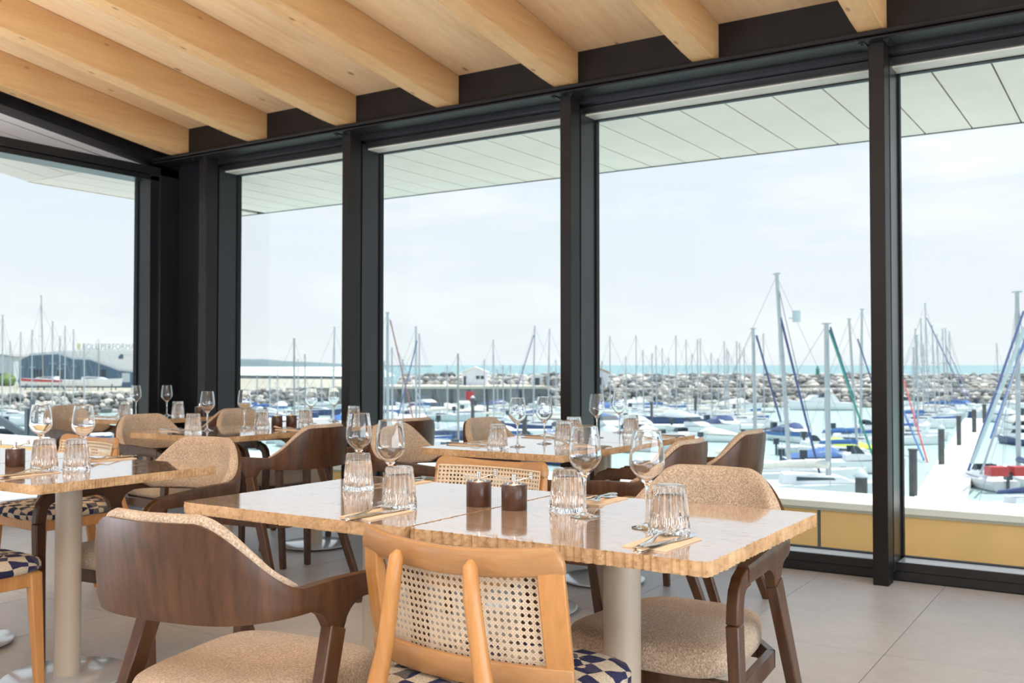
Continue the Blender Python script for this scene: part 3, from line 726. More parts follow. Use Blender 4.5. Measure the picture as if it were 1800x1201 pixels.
tum(-1.968, 2.205, 'upturned fluted tumbler farther back on the left half of the front tables, stem behind it')
tum(-1.619, 1.971, 'upturned tumbler just behind the fork on the left half of the front tables')
tum(-1.232, 2.165, 'upturned tumbler right of the two pepper mills on the front tables')
tum(-.876, 1.990, 'upturned tumbler behind the fork on the chipped-edge front table', .1)
wine(-2.04, 2.288, 'wine glass behind the farther left tumbler of the front tables')
wine(-1.711, 2.045, 'wine glass between the two left tumblers of the front tables, slightly nearer')
wine(-1.148, 2.105, 'wine glass standing right of the tumbler beside the mills')
wine(-.952, 2.040, 'wine glass left of the tumbler on the chipped-edge table, in front of the bouclé back')
tum(-3.275, 2.02, 'upturned tumbler on the left table, the one nearer the mills'); tum(-3.184, 2.085, 'upturned tumbler on the left table, nearer the table end', .2)
wine(-3.478, 2.130, 'wine glass behind the left-hand tumbler of the left table'); wine(-3.277, 2.172, 'wine glass behind the right-hand tumbler of the left table')
tum(-2.40, 3.60, 'tumbler nearest us on the middle-bay tables'); tum(-2.31, 4.03, 'tumbler in the middle of the middle-bay tables, right of the stems')
tum(-2.44, 4.36, 'tumbler half hidden behind on the far middle-bay table'); tum(-2.27, 4.67, 'tumbler at the far end of the middle-bay tables')
wine(-2.385, 3.74, 'wine glass beside the nearest tumbler of the middle-bay tables'); wine(-2.37, 3.95, 'second wine glass on the middle-bay tables, left of a tumbler')
wine(-2.345, 4.43, 'wine glass seen against the frame of the post, on the far middle-bay table'); wine(-2.42, 4.83, 'wine glass at the far end of the middle-bay tables, against the water')
tum(-4.345, 3.535, 'tumbler nearest us on the second-row left tables'); tum(-4.37, 4.05, 'tumbler left of the mills on the second-row left tables')
tum(-4.36, 4.40, 'tumbler just behind the mills of the second-row left tables'); tum(-4.28, 4.75, 'tumbler at the end of the second-row left tables, in front of the post')
wine(-4.44, 3.71, 'wine glass in front of the corner post, on the second-row left tables'); wine(-4.45, 3.99, 'wine glass with the rocks behind it, left of the second-row tumbler')
wine(-4.43, 4.52, 'wine glass right of the mills on the second-row left tables'); wine(-4.46, 4.76, 'last wine glass of the second-row left tables, against the post')
tum(-6.10, 4.36, 'tumbler on the corner table, in front of the gable window'); tum(-5.87, 4.64, 'tumbler on the corner table, in front of the black corner')
wine(-6.16, 4.50, 'wine glass on the corner table at the window frame edge'); wine(-6.02, 4.66, 'wine glass on the corner table against the black corner')
# ------------------------------------------------------------------ mills
def mill(x, y, lb, rz, loc=None):
    r = tag(empty('pepper_mill', (x, y, .75), rz), lb, 'mill', 'dark wooden mills with steel cranks')
    b = MB(); b.lathe([(0, 0), (.0315, 0), (.033, .0015), (.033, .062), (.0315, .064), (.022, .064), (0, .063)], 36); b.build('body', M['mill'], r, smooth=50)
    b = MB(); b.lathe([(0, .062), (.020, .0625), (.0185, .067), (.007, .0695), (.0045, .071), (.0045, .078), (.0055, .0785), (.0055, .083), (.0045, .0835), (.0055, .084), (.0055, .088), (0, .0885)], 24); b.build('cap', M['chrome'], r, smooth=50)
    b = MB(); b.tube([(0, 0, .074), (.018, 0, .075), (.028, 0, .079), (.040, 0, .080)], .0017, 6)
    for k in range(4): b.lathe([(0, .0775 + k * .0045), (.0052, .0775 + k * .0045), (.0060, .0785 + k * .0045), (.0060, .0805 + k * .0045), (.0048, .0815 + k * .0045), (0, .082 + k * .0045)], 16, (.043, 0, 0))
    b.build('crank', M['chrome'], r, smooth=50); return r
ml = mill(-1.476, 2.125, 'left one of the two mills on the front tables', R(38))
mill2 = dup(ml, (-1.362, 2.12, .75), R(32), 'right one of the two mills on the front tables')
for x, y, lb, a in [(-3.555, 1.98, 'mill at the very left edge on the left table', 20), (-3.475, 2.03, 'mill on the left table, just left of the tumbler', 70),
                    (-4.39, 4.19, 'left mill of the dark pair on the second-row left tables', 50), (-4.36, 4.28, 'right mill of the dark pair on the second-row left tables', 60),
                    (-5.83, 4.80, 'mill with a raised crank on the corner table', 30), (-2.40, 4.26, 'mill half hidden on the far middle-bay table', 120)]:
    dup(ml, (x, y, .75), R(a), lb)
# ------------------------------------------------------------------ napkins and cutlery
def napkin_me():
    b = MB(); b.box(-.05, .05, -.085, .085, 0, .0012); b.box(-.049, .0505, -.0845, .086, .0014, .0026)
    return b.mesh('paper_napkin', M['napkin'])
def fork_root(lb):
    r = tag(empty('table_fork'), lb, 'fork', 'steel forks on napkins')
    b = MB(); rows = []
    pr_ = [(-.100, .0045, .0), (-.098, .0105, .0), (-.08, .0110, .0005), (-.05, .0085, .002), (-.02, .0045, .006), (.005, .0036, .0105), (.022, .0048, .0105), (.033, .0105, .0075), (.043, .0125, .006)]
    for y, wd, z in pr_: rows.append([(-wd, y, z), (-wd * .6, y, z + .0022), (wd * .6, y, z + .0022), (wd, y, z), (wd * .6, y, z - .0004), (-wd * .6, y, z - .0004)])
    b.grid(rows, closed=True, caps=True); b.build('handle', M['chrome'], r, smooth=60)
    b = MB()
    for k in range(4):
        x0_ = -.0105 + k * .007
        b.tube([(x0_, .041, .0066), (x0_, .06, .0064), (x0_, .08, .0095), (x0_ * .97, .094, .0145)], [.0020, .0019, .0015, .0008], 6)
    b.build('tines', M['chrome'], r, smooth=60); return r
def knife_root(lb):
    r = tag(empty('table_knife'), lb, 'knife', 'steel knives on napkins')
    b = MB(); rows = []
    for y, wd, h_ in [(-.115, .003, .003), (-.112, .0085, .005), (-.09, .0100, .006), (-.05, .0088, .0055), (-.01, .0062, .0055), (.0, .0055, .005)]:
        rows.append([(-wd, y, h_ * .4), (-wd * .5, y, h_), (wd * .5, y, h_), (wd, y, h_ * .4), (wd * .5, y, 0), (-wd * .5, y, 0)])
    b.grid(rows, closed=True, caps=True); b.build('handle', M['chrome'], r, smooth=60)
    b = MB(); rows = []
    for y, xl, xr in [(-.002, -.005, .005), (.02, -.0075, .0085), (.07, -.0075, .0090), (.10, -.0070, .0040), (.113, -.006, -.004)]:
        rows.append([(xl, y, .0015), (xl, y, .0035), (xr, y, .0024), (xr, y, .0018)])
    b.grid(rows, closed=True, caps=True); b.build('blade', M['chrome'], r, smooth=40); return r
NM = napkin_me(); FR0 = fork_root('x'); KN0 = knife_root('x'); FR0.scale = KN0.scale = (1.12, 1.06, 1.15)
first = [True]
def setting(x, y, rz, where, da=8, fk=True, kn=True, nap=True):
    c, s_ = math.cos(rz), math.sin(rz)
    if nap: tag(link('paper_napkin', NM, None, (x, y, .7503), rz), 'beige paper napkin ' + where, 'napkin', 'beige paper napkins')
    for root, lb, dx, dy, a, ok in ((FR0, 'steel fork on the napkin ' + where, -.016, .01, R(da), fk), (KN0, 'steel knife on the napkin ' + where, .018, -.004, R(-4), kn)):
        if not ok: continue
        px, py = x + c * dx - s_ * dy, y + s_ * dx + c * dy
        if first[0] or (root is KN0 and first[0] is not None and root['label'] == 'x'):
            root.location = (px, py, .7532); root.rotation_euler = (0, 0, rz + a); root['label'] = lb
            if root is FR0: first[0] = False
        else: dup(root, (px, py, .7532), rz + a, lb)
setting(-1.60, 1.862, R(2), 'at the left front of the front tables', 2)
setting(-.845, 1.885, R(-2), 'at the right front of the front tables', 4)
setting(-1.255, 2.375, R(180), 'at the far right of the front tables')
setting(-1.95, 2.39, R(180), 'at the far left of the front tables')
setting(-3.17, 1.90, R(6), 'at the near edge of the left table')
setting(-3.40, 2.37, R(180), 'at the far edge of the left table')
setting(-2.635, 3.72, R(-90), 'at the near left of the middle-bay tables')
setting(-2.60, 4.32, R(-90), 'at the far left of the middle-bay tables')
setting(-2.12, 3.90, R(90), 'at the near right of the middle-bay tables')
setting(-2.11, 4.70, R(90), 'at the far right of the middle-bay tables')
setting(-4.57, 3.60, R(-90), 'at the near left of the second-row left tables')
setting(-4.09, 4.02, R(90), 'at the right of the second-row left tables')
setting(-6.23, 4.30, R(-90), 'on the corner table')
# ------------------------------------------------------------------ the harbour outside
WZ = -3.48
m, n, b, o = newmat('sea_water'); vec = coords(n, (1, 1, 1), 'Object')
f = noise_n(n, vec, 1.6, 4, .6, .3); fb = noise_n(n, vec, .05, 3)
n.links.new(ramp_n(n, fb, [(.35, (.42, .56, .53)), (.65, (.48, .62, .59))]), b.inputs['Base Color']); setin(b, Roughness=.30, Specular_IOR_Level=.30)
bump_n(n, b, f, .35, .12); M['water'] = m
M['open_sea'] = flat('open_sea', (.25, .37, .39), .6, 0, .05, .01, .12)
M['foam'] = flat('surf_foam', (.86, .90, .90), .8, 0, .05, .02)
M['sand'] = flat('sand', (.46, .43, .35), .9, 0, .10, .05)
M['quay'] = flat('quay_concrete', (.30, .29, .27), .85, 0, .25, .25)
M['deckstone'] = flat('quay_deck', (.72, .64, .52), .85, 0, .08, .3)
M['rock'] = flat('breakwater_rock', (.38, .36, .33), .9, 0, .35, .55)
M['rock_pale'] = flat('pale_rock', (.60, .56, .50), .9, 0, .2, .55)
M['rock_dark'] = flat('dark_rock', (.15, .155, .15), .9, 0, .3, .55)
M['gel'] = flat('white_gelcoat', (.84, .85, .85), .35, 0, .02, 1)
M['gel_grey'] = flat('pale_grey_gelcoat', (.58, .64, .66), .35, 0, .03, 1)
M['navy'] = flat('navy_gelcoat', (.05, .08, .20), .35)
M['blue'] = flat('blue_canvas', (.07, .17, .42), .7)
M['teal'] = flat('green_gelcoat', (.04, .28, .22), .4)
M['red'] = flat('red_gelcoat', (.55, .05, .05), .4)
M['mast'] = flat('mast_aluminium', (.50, .52, .54), .5, .2, .03, 1)
M['mast_grey'] = flat('weathered_mast', (.36, .36, .34), .6, .1)
M['rig'] = flat('rigging_wire', (.28, .30, .34), .5, .3)
M['dark'] = flat('dark_tinted_window', (.05, .07, .09), .2)
M['teak'] = flat('teak_deck', (.48, .36, .24), .7)
M['sailcream'] = flat('cream_sailcloth', (.78, .74, .66), .8)
M['pile'] = flat('piling_steel', (.10, .095, .095), .7, 0, .25, 2)
M['maroon'] = flat('faded_red_canvas', (.30, .13, .14), .7)
M['lime'] = flat('lime_canvas', (.62, .78, .10), .7)
M['shed'] = flat('blue_grey_cladding', (.10, .17, .24), .6, 0, .1, .3)
M['hill'] = flat('hazy_hill', (.19, .25, .26), .95, 0, .12, .004, 0)
M['roofwhite'] = flat('white_roof', (.86, .86, .84), .7)
M['orange'] = flat('terracotta_roof', (.62, .30, .16), .8)
M['housew'] = flat('white_render', (.72, .74, .80), .8)
M['shrub'] = flat('shrub_green', (.20, .28, .10), .9, 0, .4, 1)
def poly_obj(name, pts, z, mat, label, cat, kind='structure'):
    me = bpy.data.meshes.new(name); me.from_pydata([(p.x, p.y, z) for p in pts], [], [tuple(range(len(pts)))]); me.materials.append(mat)
    return tag(link(name, me), label, cat, kind=kind)
poly_obj('sea', [G(-9000, -9000), G(9000, -9000), G(9000, 20000), G(-9000, 20000)], WZ - .05, M['open_sea'], 'open sea beyond the breakwater reaching the horizon', 'sea')
poly_obj('water', [G(-120, -60), G(130, -60), G(130, 108), G(-120, 108)], WZ, M['water'], 'pale green harbour water between the boats', 'water')
poly_obj('surf', [G(-700, 205), G(-38, 205), G(-50, 420), G(-330, 2440), G(-3000, 2440)], WZ + .02, M['foam'], 'white surf and wet sand along the beach', 'surf')
# hill
hm = MB(); rows = []
for i in range(33):
    px = 380 + (760 - 380) * i / 32; hgt = 4 + 18 * math.exp(-((px - 430) / 95.0) ** 2) * (1 + .05 * math.sin(i)) + 5 * math.exp(-((px - 560) / 60.0) ** 2)
    rows.append([tuple(atpx(px, 2500, WZ)), tuple(atpx(px, 2700, WZ + hgt)), tuple(atpx(px, 3300, WZ))])
hm.grid(rows); tag(hm.build('hills', M['hill'], smooth=True), 'low hazy hill on the horizon behind the beach', 'hill', kind='structure')
# land on the left and its rock bank
P0, P1 = G(-75, 58), G(-20.5, 113); P2 = atpx(690, 113)
land = [G(-78, 60, 0), G(-22.5, 116.5, 0), G(-14.0, 117, 0), G(-14.0, 124, 0), G(-32, 190, 0), G(-420, 330, 0), G(-420, 60, 0)]
lm = MB(); lm.prism([(p.x, p.y) for p in land], 'z', WZ - 1, -1.60); tag(lm.build('bank', M['sand']), 'pale sandy quayside behind the rock bank on the left', 'ground', kind='structure')
t = MB(); pA, pB = atpx(380, 222, -1.7), atpx(640, 190, -1.7); t.bar(Vector((pA.x, pA.y, -1.5)), Vector((pB.x, pB.y, -1.5)), 3, .75)
tag(t.build('seawall', M['rock_dark']), 'low dark seawall between the quayside and the beach', 'seawall', kind='structure')
rocks = []; rnd = random.Random(11)
for k in range(7):
    bm = bmesh.new(); bmesh.ops.create_icosphere(bm, subdivisions=1, radius=1.0)
    for v in bm.verts: v.co *= rnd.uniform(.72, 1.18); v.co.z *= .72; v.co.x *= 1.1
    me = bpy.data.meshes.new('rock'); bm.to_mesh(me); bm.free(); me.materials.append([M['rock'], M['rock_pale'], M['rock'], M['rock_dark'], M['rock'], M['rock_pale'], M['rock_dark']][k]); rocks.append(me)
def rock_field(parent, spots, nsingle, label):
    spots = sorted(spots, key=lambda s: s[0].x ** 2 + s[0].y ** 2)
    near, rest = spots[:nsingle], spots[nsingle:]
    inv = parent.location
    for p, r_, k in near:
        o = link('rock', rocks[k], parent); o.location = p - inv; o.scale = (r_,) * 3; o.rotation_euler = (rnd.uniform(-.5, .5), rnd.uniform(-.5, .5), rnd.uniform(0, 6))
    for kk in (M['rock'], M['rock_pale'], M['rock_dark']):
        b_ = MB()
        for p, r_, k in rest:
            if rocks[k].materials[0] is not kk: continue
            a = rnd.uniform(0, 6); c, s_ = math.cos(a), math.sin(a)
            b_.add([((v.co.x * c - v.co.y * s_) * r_ + p.x - inv.x, (v.co.x * s_ + v.co.y * c) * r_ + p.y - inv.y, v.co.z * r_ + p.z - inv.z) for v in rocks[k].vertices], [tuple(f_.vertices) for f_ in rocks[k].polygons])
        if b_.f: o = b_.build('rocks', kk, parent); o['kind'] = 'stuff'
bw = tag(empty('breakwater', G(30, 112, WZ)), 'long rock breakwater across the harbour mouth with a pale path', 'breakwater', kind='structure')
L0 = bw.location
t = MB(); cs = [(106.2, WZ - .5), (110.0, -1.75), (112.4, -1.75), (117.5, -.35), (119.5, -.35), (126, WZ - .5)]
rows = [[tuple(G(u, Z, z) - L0) for Z, z in cs] for u in (4.0, 130)]; t.grid(rows, caps=True); t.build('core', M['rock_dark'], bw)
t = MB(); rows = [[tuple(G(u, Z, z) - L0) for Z, z in [(110.3, -1.72), (110.3, -1.50), (111.7, -1.50), (111.7, -1.72)]] for u in (4.0, 130)]; t.grid(rows, closed=True, caps=True); t.build('path', M['deckstone'], bw)
t = MB(); cs = [(122.5, -1.5), (126.5, -.25), (128, -.25), (133, WZ)]
rows = [[tuple(G(u, Z, z + dz) - L0) for Z, z in cs] for u, dz in ((-15.5, -1.6), (-10, -.4), (6, 0), (16, -.1))]; t.grid(rows); t.build('core', M['rock_dark'], bw)
sp = []
def lay(u0, u1, prof, pitch, r0, r1):
    for (Za, za), (Zb, zb) in prof:
        L = math.hypot(Zb - Za, zb - za); nv = max(1, int(L / pitch))
        for i in range(nv):
            t_ = (i + .5) / nv; u = u0
            while u < u1:
                r_ = rnd.uniform(r0, r1)
                sp.append((G(u + rnd.uniform(-.15, .15), Za + (Zb - Za) * t_ + rnd.uniform(-.15, .15), za + (zb - za) * t_ + rnd.uniform(-.05, .18)), r_, rnd.randrange(7))); u += r_ * 1.5
lay(5, 80, [((106.2, WZ), (110.0, -1.75)), ((112.6, -1.6), (117.5, -.35))], .72, .36, .72)
lay(5, 80, [((117.5, -.30), (119.0, -.25))], .9, .40, .75)
lay(-14, 6, [((122.5, -1.4), (126.5, -.2))], .72, .36, .70)
rock_field(bw, sp, 170, '')
rb = tag(empty('rock_bank', G(-45, 90, WZ)), 'grey boulder bank below the quayside on the left', 'rock bank', kind='structure')
sp = []; dirv = (P1 - P0); Lb = dirv.length; dirv.normalize(); nrm = Vector((-dirv.y, dirv.x, 0))
if nrm.dot(FH) < 0: nrm = -nrm
t = MB(); t.grid([[tuple(P0 + dirv * s_ - rb.location + Vector((0, 0, WZ - .4))), tuple(P0 + dirv * s_ + nrm * 3.0 - rb.location + Vector((0, 0, -1.75)))] for s_ in (0, Lb)]); t.build('core', M['rock_dark'], rb)
for i in range(6):
    tt = (i + .3) / 6; s_ = 0
    while s_ < Lb:
        r_ = rnd.uniform(.30, .62); q = P0 + dirv * (s_ + rnd.uniform(-.1, .1)) + nrm * (3.0 * tt); sp.append((Vector((q.x, q.y, WZ + 1.9 * tt + rnd.uniform(-.05, .15))), r_, rnd.randrange(7))); s_ += r_ * 1.5
rock_field(rb, sp, 120, '')
qw = tag(empty('quay_wall', G(-5, 113, WZ)), 'dark quay wall with a pale deck behind the motorboats', 'quay', kind='structure')
t = MB(); rows = [[tuple(G(u, Z, z) - qw.location) for Z, z in ((113, WZ - 1), (113, -1.62), (122.6, -1.62), (122.6, WZ - 1))] for u in (-20.5, 4.5)]; t.grid(rows, closed=True, caps=True); t.build('wall', M['quay'], qw)
t = MB(); rows = [[tuple(G(u, Z, z) - qw.location) for Z, z in ((112.8, -1.62), (112.8, -1.32), (122.6, -1.32), (122.6, -1.62))] for u in (-20.5, 4.7)]; t.grid(rows, closed=True, caps=True); t.build('deck', M['deckstone'], qw)
for u in range(-19, 4, 2):
    t = MB(); t.bar(G(u, 112.9, WZ) - qw.location, G(u, 112.9, -1.7) - qw.location, .3, .2); t.build('fender_post', M['rock_dark'], qw)
# harbour houses
def house(px, Z, wpx, z0, z1, dep, wallm, roofm, label, name='harbour_house', pitch=.5):
    c = atpx(px, Z, z0); r = tag(empty(name, c, YAW), label, 'building'); W = wpx / F * Z
    t = MB(); t.prism([(-W / 2, 0), (W / 2, 0), (W / 2, z1 - z0), (0, z1 - z0 + W * pitch / 2), (-W / 2, z1 - z0)], 'y', 0, dep); t.build('wall', wallm, r)
    t = MB()
    for s_ in (-1, 1): t.prism([(0, z1 - z0 + W * pitch / 2 + .02), (s_ * (W / 2 + .2), z1 - z0 - .1 * pitch), (s_ * (W / 2 + .2), z1 - z0 + .1), (0, z1 - z0 + W * pitch / 2 + .18)], 'y', -.2, dep + .2)
    t.build('roof', roofm, r); return r, W
h, W = house(834, 118, 44, -1.32, zat(656, 118), 4, M['housew'], M['roofwhite'], 'small white gabled hut on the quay in front of the rocks', pitch=.42)
for dx in (.2, .75):
    t = MB(); t.box(dx, dx + .42, -.04, .02, .75, 1.15); t.build('window', M['dark'], h)
t = MB(); t.box(-1.3, -1.0, -.04, .02, 0, 1.1); t.build('door', M['dark'], h)
h2, W = house(1056, 113, 26, -1.5, zat(656, 113), 3, M['housew'], M['orange'], 'little white hut with an orange roof beside the post', pitch=.45)
t = MB(); t.box(-.25, .25, -.04, .02, .1, 1.2); t.build('door', M['dark'], h2)
h3, W = house(944, 118, 20, -1.32, zat(662, 118), 3, M['housew'], M['roofwhite'], 'low pale kiosk on the quay right of the gabled hut', pitch=.2)
t = MB(); t.box(-.3, .3, -.04, .02, 0, .9); t.build('door', M['dark'], h3)
bc = tag(empty('harbour_beacon', atpx(1437, 118, -.3)), 'green harbour beacon on top of the breakwater', 'beacon')
t = MB(); t.lathe([(.0, 0), (.28, 0), (.22, .5), (.2, .9), (.26, .92), (.26, 1.0), (.12, 1.05), (.10, 1.3), (0, 1.35)], 14); t.build('tower', M['teal'], bc)
# shed with sign letters
Zs = 118.0; zb = -1.60
sc0 = atpx(140, Zs, zb); sh = tag(empty('boat_shed', sc0, YAW), 'dark blue boat shed with a long white roof and sign letters', 'building')
def sx(px): return (px - 140) / F * Zs
def szz(py, Z=Zs): return zat(py, Z) - zb
front = [(34, 682), (34, 634), (52, 625), (101, 623), (128, 632), (156, 633), (208, 652), (238, 655), (300, 655), (300, 682)]
t = MB(); t.prism([(sx(a), szz(b_)) for a, b_ in front], 'y', 0, 9); t.build('wall', M['shed'], sh)
roof = [(48, 625), (50, 621), (104, 617), (150, 616), (320, 616), (320, 655), (238, 655), (208, 652), (156, 633), (128, 632), (101, 623)]
t = MB(); t.prism([(sx(a), szz(b_)) for a, b_ in roof], 'y', .3, 10); t.build('roof', M['roofwhite'], sh)
for (a, b_, c_, d) in ((215, 672, 229, 656), (100, 668, 112, 650), (60, 668, 76, 650), (176, 670, 186, 650)):
    t = MB(); t.box(sx(a), sx(c_), -.05, .02, szz(b_), szz(d)); t.build('door_panel', M['gel_grey'] if a > 200 else M['dark'], sh)
t = MB(); t.prism([(sx(207), szz(631)), (sx(215), szz(631)), (sx(215), szz(624)), (sx(211), szz(622.5)), (sx(207), szz(627))], 'y', .24, .30); t.build('wall_emblem', M['shed'], sh)
t = MB(); t.box(sx(216), sx(234), .26, .30, szz(624.5), szz(623.6)); t.build('wall_lettering', M['gel_grey'], sh)
M['sign'] = flat('sign_grey', (.42, .52, .54), .6); M['sign_green'] = flat('sign_pale_green', (.70, .78, .45), .6)
cu = bpy.data.curves.new('sign_lettering', 'FONT'); cu.body = 'EOLE PERFORMANCE'; cu.size = .98; cu.extrude = .03; cu.space_character = 1.02
cu.materials.append(M['sign'])
tmp_ = bpy.data.objects.new('tmp', cu); C.objects.link(tmp_); bpy.context.view_layer.update()
me_ = bpy.data.meshes.new_from_object(tmp_.evaluated_get(bpy.context.evaluated_depsgraph_get())); bpy.data.objects.remove(tmp_)
so_ = bpy.data.objects.new('sign_lettering', me_); C.objects.link(so_); so_.parent = sh; so_.location = (sx(143), .25, szz(614.2)); so_.rotation_euler = (PI / 2, 0, 0); so_.scale = (.85, 1, 1)
t = MB(); t.box(sx(134), sx(140), .2, .28, szz(614), szz(604)); t.build('sign_square', M['sign_green'], sh)
t = MB()
for a in range(146, 300, 22): t.box(sx(a), sx(a) + .05, .28, .34, szz(617), szz(609))
t.box(sx(132), sx(320), .29, .33, szz(615.2), szz(614.6)); t.build('sign_frame', M['gel_grey'], sh)
# far left buildings and green
h4, W = house(-6, 130, 60, -1.6, zat(628, 130), 8, M['gel_grey'], M['mast_grey'], 'pale grey workshop at the far left beyond the yard', pitch=.12)
t = MB(); t.box(-.9, .9, -.05, .02, 0, 1.6); t.build('door', M['dark'], h4)
for i, (px, Z, s_) in enumerate(((13, 127, 1.0), (46, 129, .9), (-20, 125, .8))):
    bm = bmesh.new(); bmesh.ops.create_icosphere(bm, subdivisions=3, radius=s_)
    for v in bm.verts: v.co *= 1 + .22 * noise.noise(v.co * 2.5 + Vector((i, 0, 0)))
    me = bpy.data.meshes.new('shrub'); bm.to_mesh(me); bm.free(); me.materials.append(M['shrub'])
    tag(link('shrub', me, None, atpx(px, Z, -1.6 + s_ * .7)), ['middle of the three green shrubs by the far left workshop', 'rightmost green shrub by the far left workshop', 'smallest green shrub at the far left edge'][i], 'shrub', 'shrubs by the workshop')
# ------------------------------------------------------------------ boats
def hull_mesh(L, B, Hh, mat, name='hull', stripe=None):
    b = MB(); rows = []
    for i in range(11):
        t_ = i / 10; x = -L / 2 + L * t_; w_ = B / 2 * (.82 + .18 * math.sin(PI * min(t_ * 1.6, 1))) * (1 - max(0, (t_ - .45) / .55) ** 2.1) + .02
        sh_ = Hh * (1 + .28 * t_ * t_); k_ = -.12 * (1 - t_ ** 4)
        rk = .0 if t_ < .9 else (t_ - .9) * L * .35
        rows.append([(x + rk, w_, sh_), (x + rk * .8, w_ * .97, sh_ * .62), (x + rk * .3, w_ * .80, .05), (x, 0, k_), (x + rk * .3, -w_ * .80, .05), (x + rk * .8, -w_ * .97, sh_ * .62), (x + rk, -w_, sh_)])
    if stripe is not None:
        b.grid([[r[0], r[1]] for r in rows]); b.grid([[r[5], r[6]] for r in rows])
        b.m = 1; b.grid([[r[1], r[2], r[3], r[4], r[5]] for r in rows]); b.m = 0; b.add([p for p in rows[0]], [tuple(range(7))])
        return b.mesh(name, [stripe, mat]), rows
    b.grid(rows); b.add([p for p in rows[0]], [tuple(range(7))]); return b.mesh(name, mat), rows
def deck_mesh(rows, mat):
    b = MB(); b.grid([[(r[0][0], r[0][1], r[0][2] - .02), (r[0][0], 0, r[0][2] + .02), (r[6][0], r[6][1], r[6][2] - .02)] for r in rows]); return b.mesh('deck', mat)
SH = {}
def sail_set(key):
    if key in SH: return SH[key]
    hm_ = {'white': (M['gel'], None), 'grey': (M['gel_grey'], None), 'navy': (M['navy'], None), 'stripe': (M['gel'], M['blue']), 'green': (M['teal'], M['gel']), 'red': (M['gel'], M['red'])}[key]
    me, rows = hull_mesh(7.0, 2.3, .75, hm_[0], stripe=hm_[1]); dk = deck_mesh(rows, M['gel'])
    b = MB(); b.prism([(-1.3, .72), (1.7, .88), (1.1, 1.10), (-.9, 1.20), (-1.2, 1.18)], 'y', -.58, .58); cb = b.mesh('cabin', M['gel'])
    b = MB()
    for s_ in (-1, 1): b.prism([(-.7, .93), (.9, .99), (.8, 1.06), (-.7, 1.10)], 'y', s_ * .585 - .01, s_ * .585 + .01)
    cw = b.mesh('cabin_window', M['dark'])
    SH[key] = (me, dk, cb, cw); return SH[key]
covers = {}
def cover_mesh(mat):
    if mat.name not in covers:
        b = MB(); b.tube([(0, 0, 1.55), (-.5, 0, 1.62), (-1.6, 0, 1.60), (-2.7, 0, 1.52)], [.20, .17, .14, .09], 8); b.tube([(.05, 0, 1.45), (-2.8, 0, 1.42)], .05, 6)
        covers[mat.name] = b.mesh('sail_cover', mat, smooth=True)
    return covers[mat.name]
boatpos = []
def corners(p, head, L, B):
    c, s_ = math.cos(head), math.sin(head)
    return [(p.x + c * a * L / 2 - s_ * b_ * B / 2, p.y + s_ * a * L / 2 + c * b_ * B / 2) for a, b_ in ((-1, -1), (1, -1), (1, 1), (-1, 1))]
def hits(p, head, L, B):
    A = corners(p, head, L, B)
    for (q, h2_, L2, B2) in boatpos:
        if (q.x - p.x) ** 2 + (q.y - p.y) ** 2 > ((L + L2) * .75) ** 2: continue
        Bc = corners(q, h2_, L2, B2); sep_ = False
        for hh in (head, head + PI / 2, h2_, h2_ + PI / 2):
            ax = (math.cos(hh), math.sin(hh)); a_ = [u[0] * ax[0] + u[1] * ax[1] for u in A]; b_ = [u[0] * ax[0] + u[1] * ax[1] for u in Bc]
            if max(a_) < min(b_) or max(b_) < min(a_): sep_ = True; break
        if not sep_: return True
    return False
# pontoons
def pontoon(pa, Za, pb, Zb, wd, label):
    a, b_ = atpx(pa, Za, WZ), atpx(pb, Zb, WZ); r = tag(empty('pontoon', a), label, 'pontoon', 'floating pontoons'); d = b_ - a
    t = MB(); t.bar(Vector((0, 0, .22)), d + Vector((0, 0, .22)), wd, .26); t.build('deck', M['cap'], r)
    L = d.length; k_ = int(L / 6); boatpos.append(((a + b_) / 2, math.atan2(d.y, d.x), L, wd + .1))
    for i in range(k_ + 1):
        q = d * (i / max(1, k_)); t = MB(); t.bar(q + Vector((0, 0, -.3)), q + Vector((0, 0, .1)), wd * .9, wd * .9); t.build('float', M['pile'], r)
pontoon(1648, 31, 1712, 78, 1.5, 'pale pontoon running away from us in the rightmost bay')
pontoon(1040, 95.5, 1350, 95.5, 1.2, 'pontoon behind the farthest motorboats in the widest bay')
pontoon(660, 95.5, 1000, 95.5, 1.2, 'pontoon behind the farthest motorboats in the middle bay')
pontoon(660, 64.5, 1000, 64.5, 1.2, 'pontoon among the nearer motorboats in the middle bay')
pontoon(1040, 70, 1340, 70, 1.2, 'pontoon among the nearer boats in the widest bay')
pontoon(400, 78, 620, 78, 1.2, 'pontoon in the bay beside the corner')
pontoon(-40, 62, 240, 62, 1.2, 'pontoon below the gable window')
windows_named = [(-200, 262, 'gable window'), (262, 620, 'bay beside the corner'), (620, 1010, 'middle bay'), (1010, 1545, 'widest bay'), (1545, 2100, 'rightmost bay')]
sail_list = []
def mk_mast(H_, r, mat):
    key = (round(r, 3), mat.name)
    if key not in covers:
        b = MB(); b.tube([(0, 0, 0), (0, 0, .55), (0, 0, 1.0)], [r, r * .95, r * .8], 8); 
        b.box(-r * 1.8, r * 1.8, -r * 1.1, r * 1.1, .993, 1.0)
        covers[key] = b.mesh('mast', mat, smooth=50)
    return covers[key]
NAMES = ['white sailboat', 'pale grey sailboat', 'navy sailboat', 'blue-striped sailboat', 'green and white sailboat', 'red-striped sailboat']
KEYS = ['white', 'grey', 'navy', 'stripe', 'green', 'red']
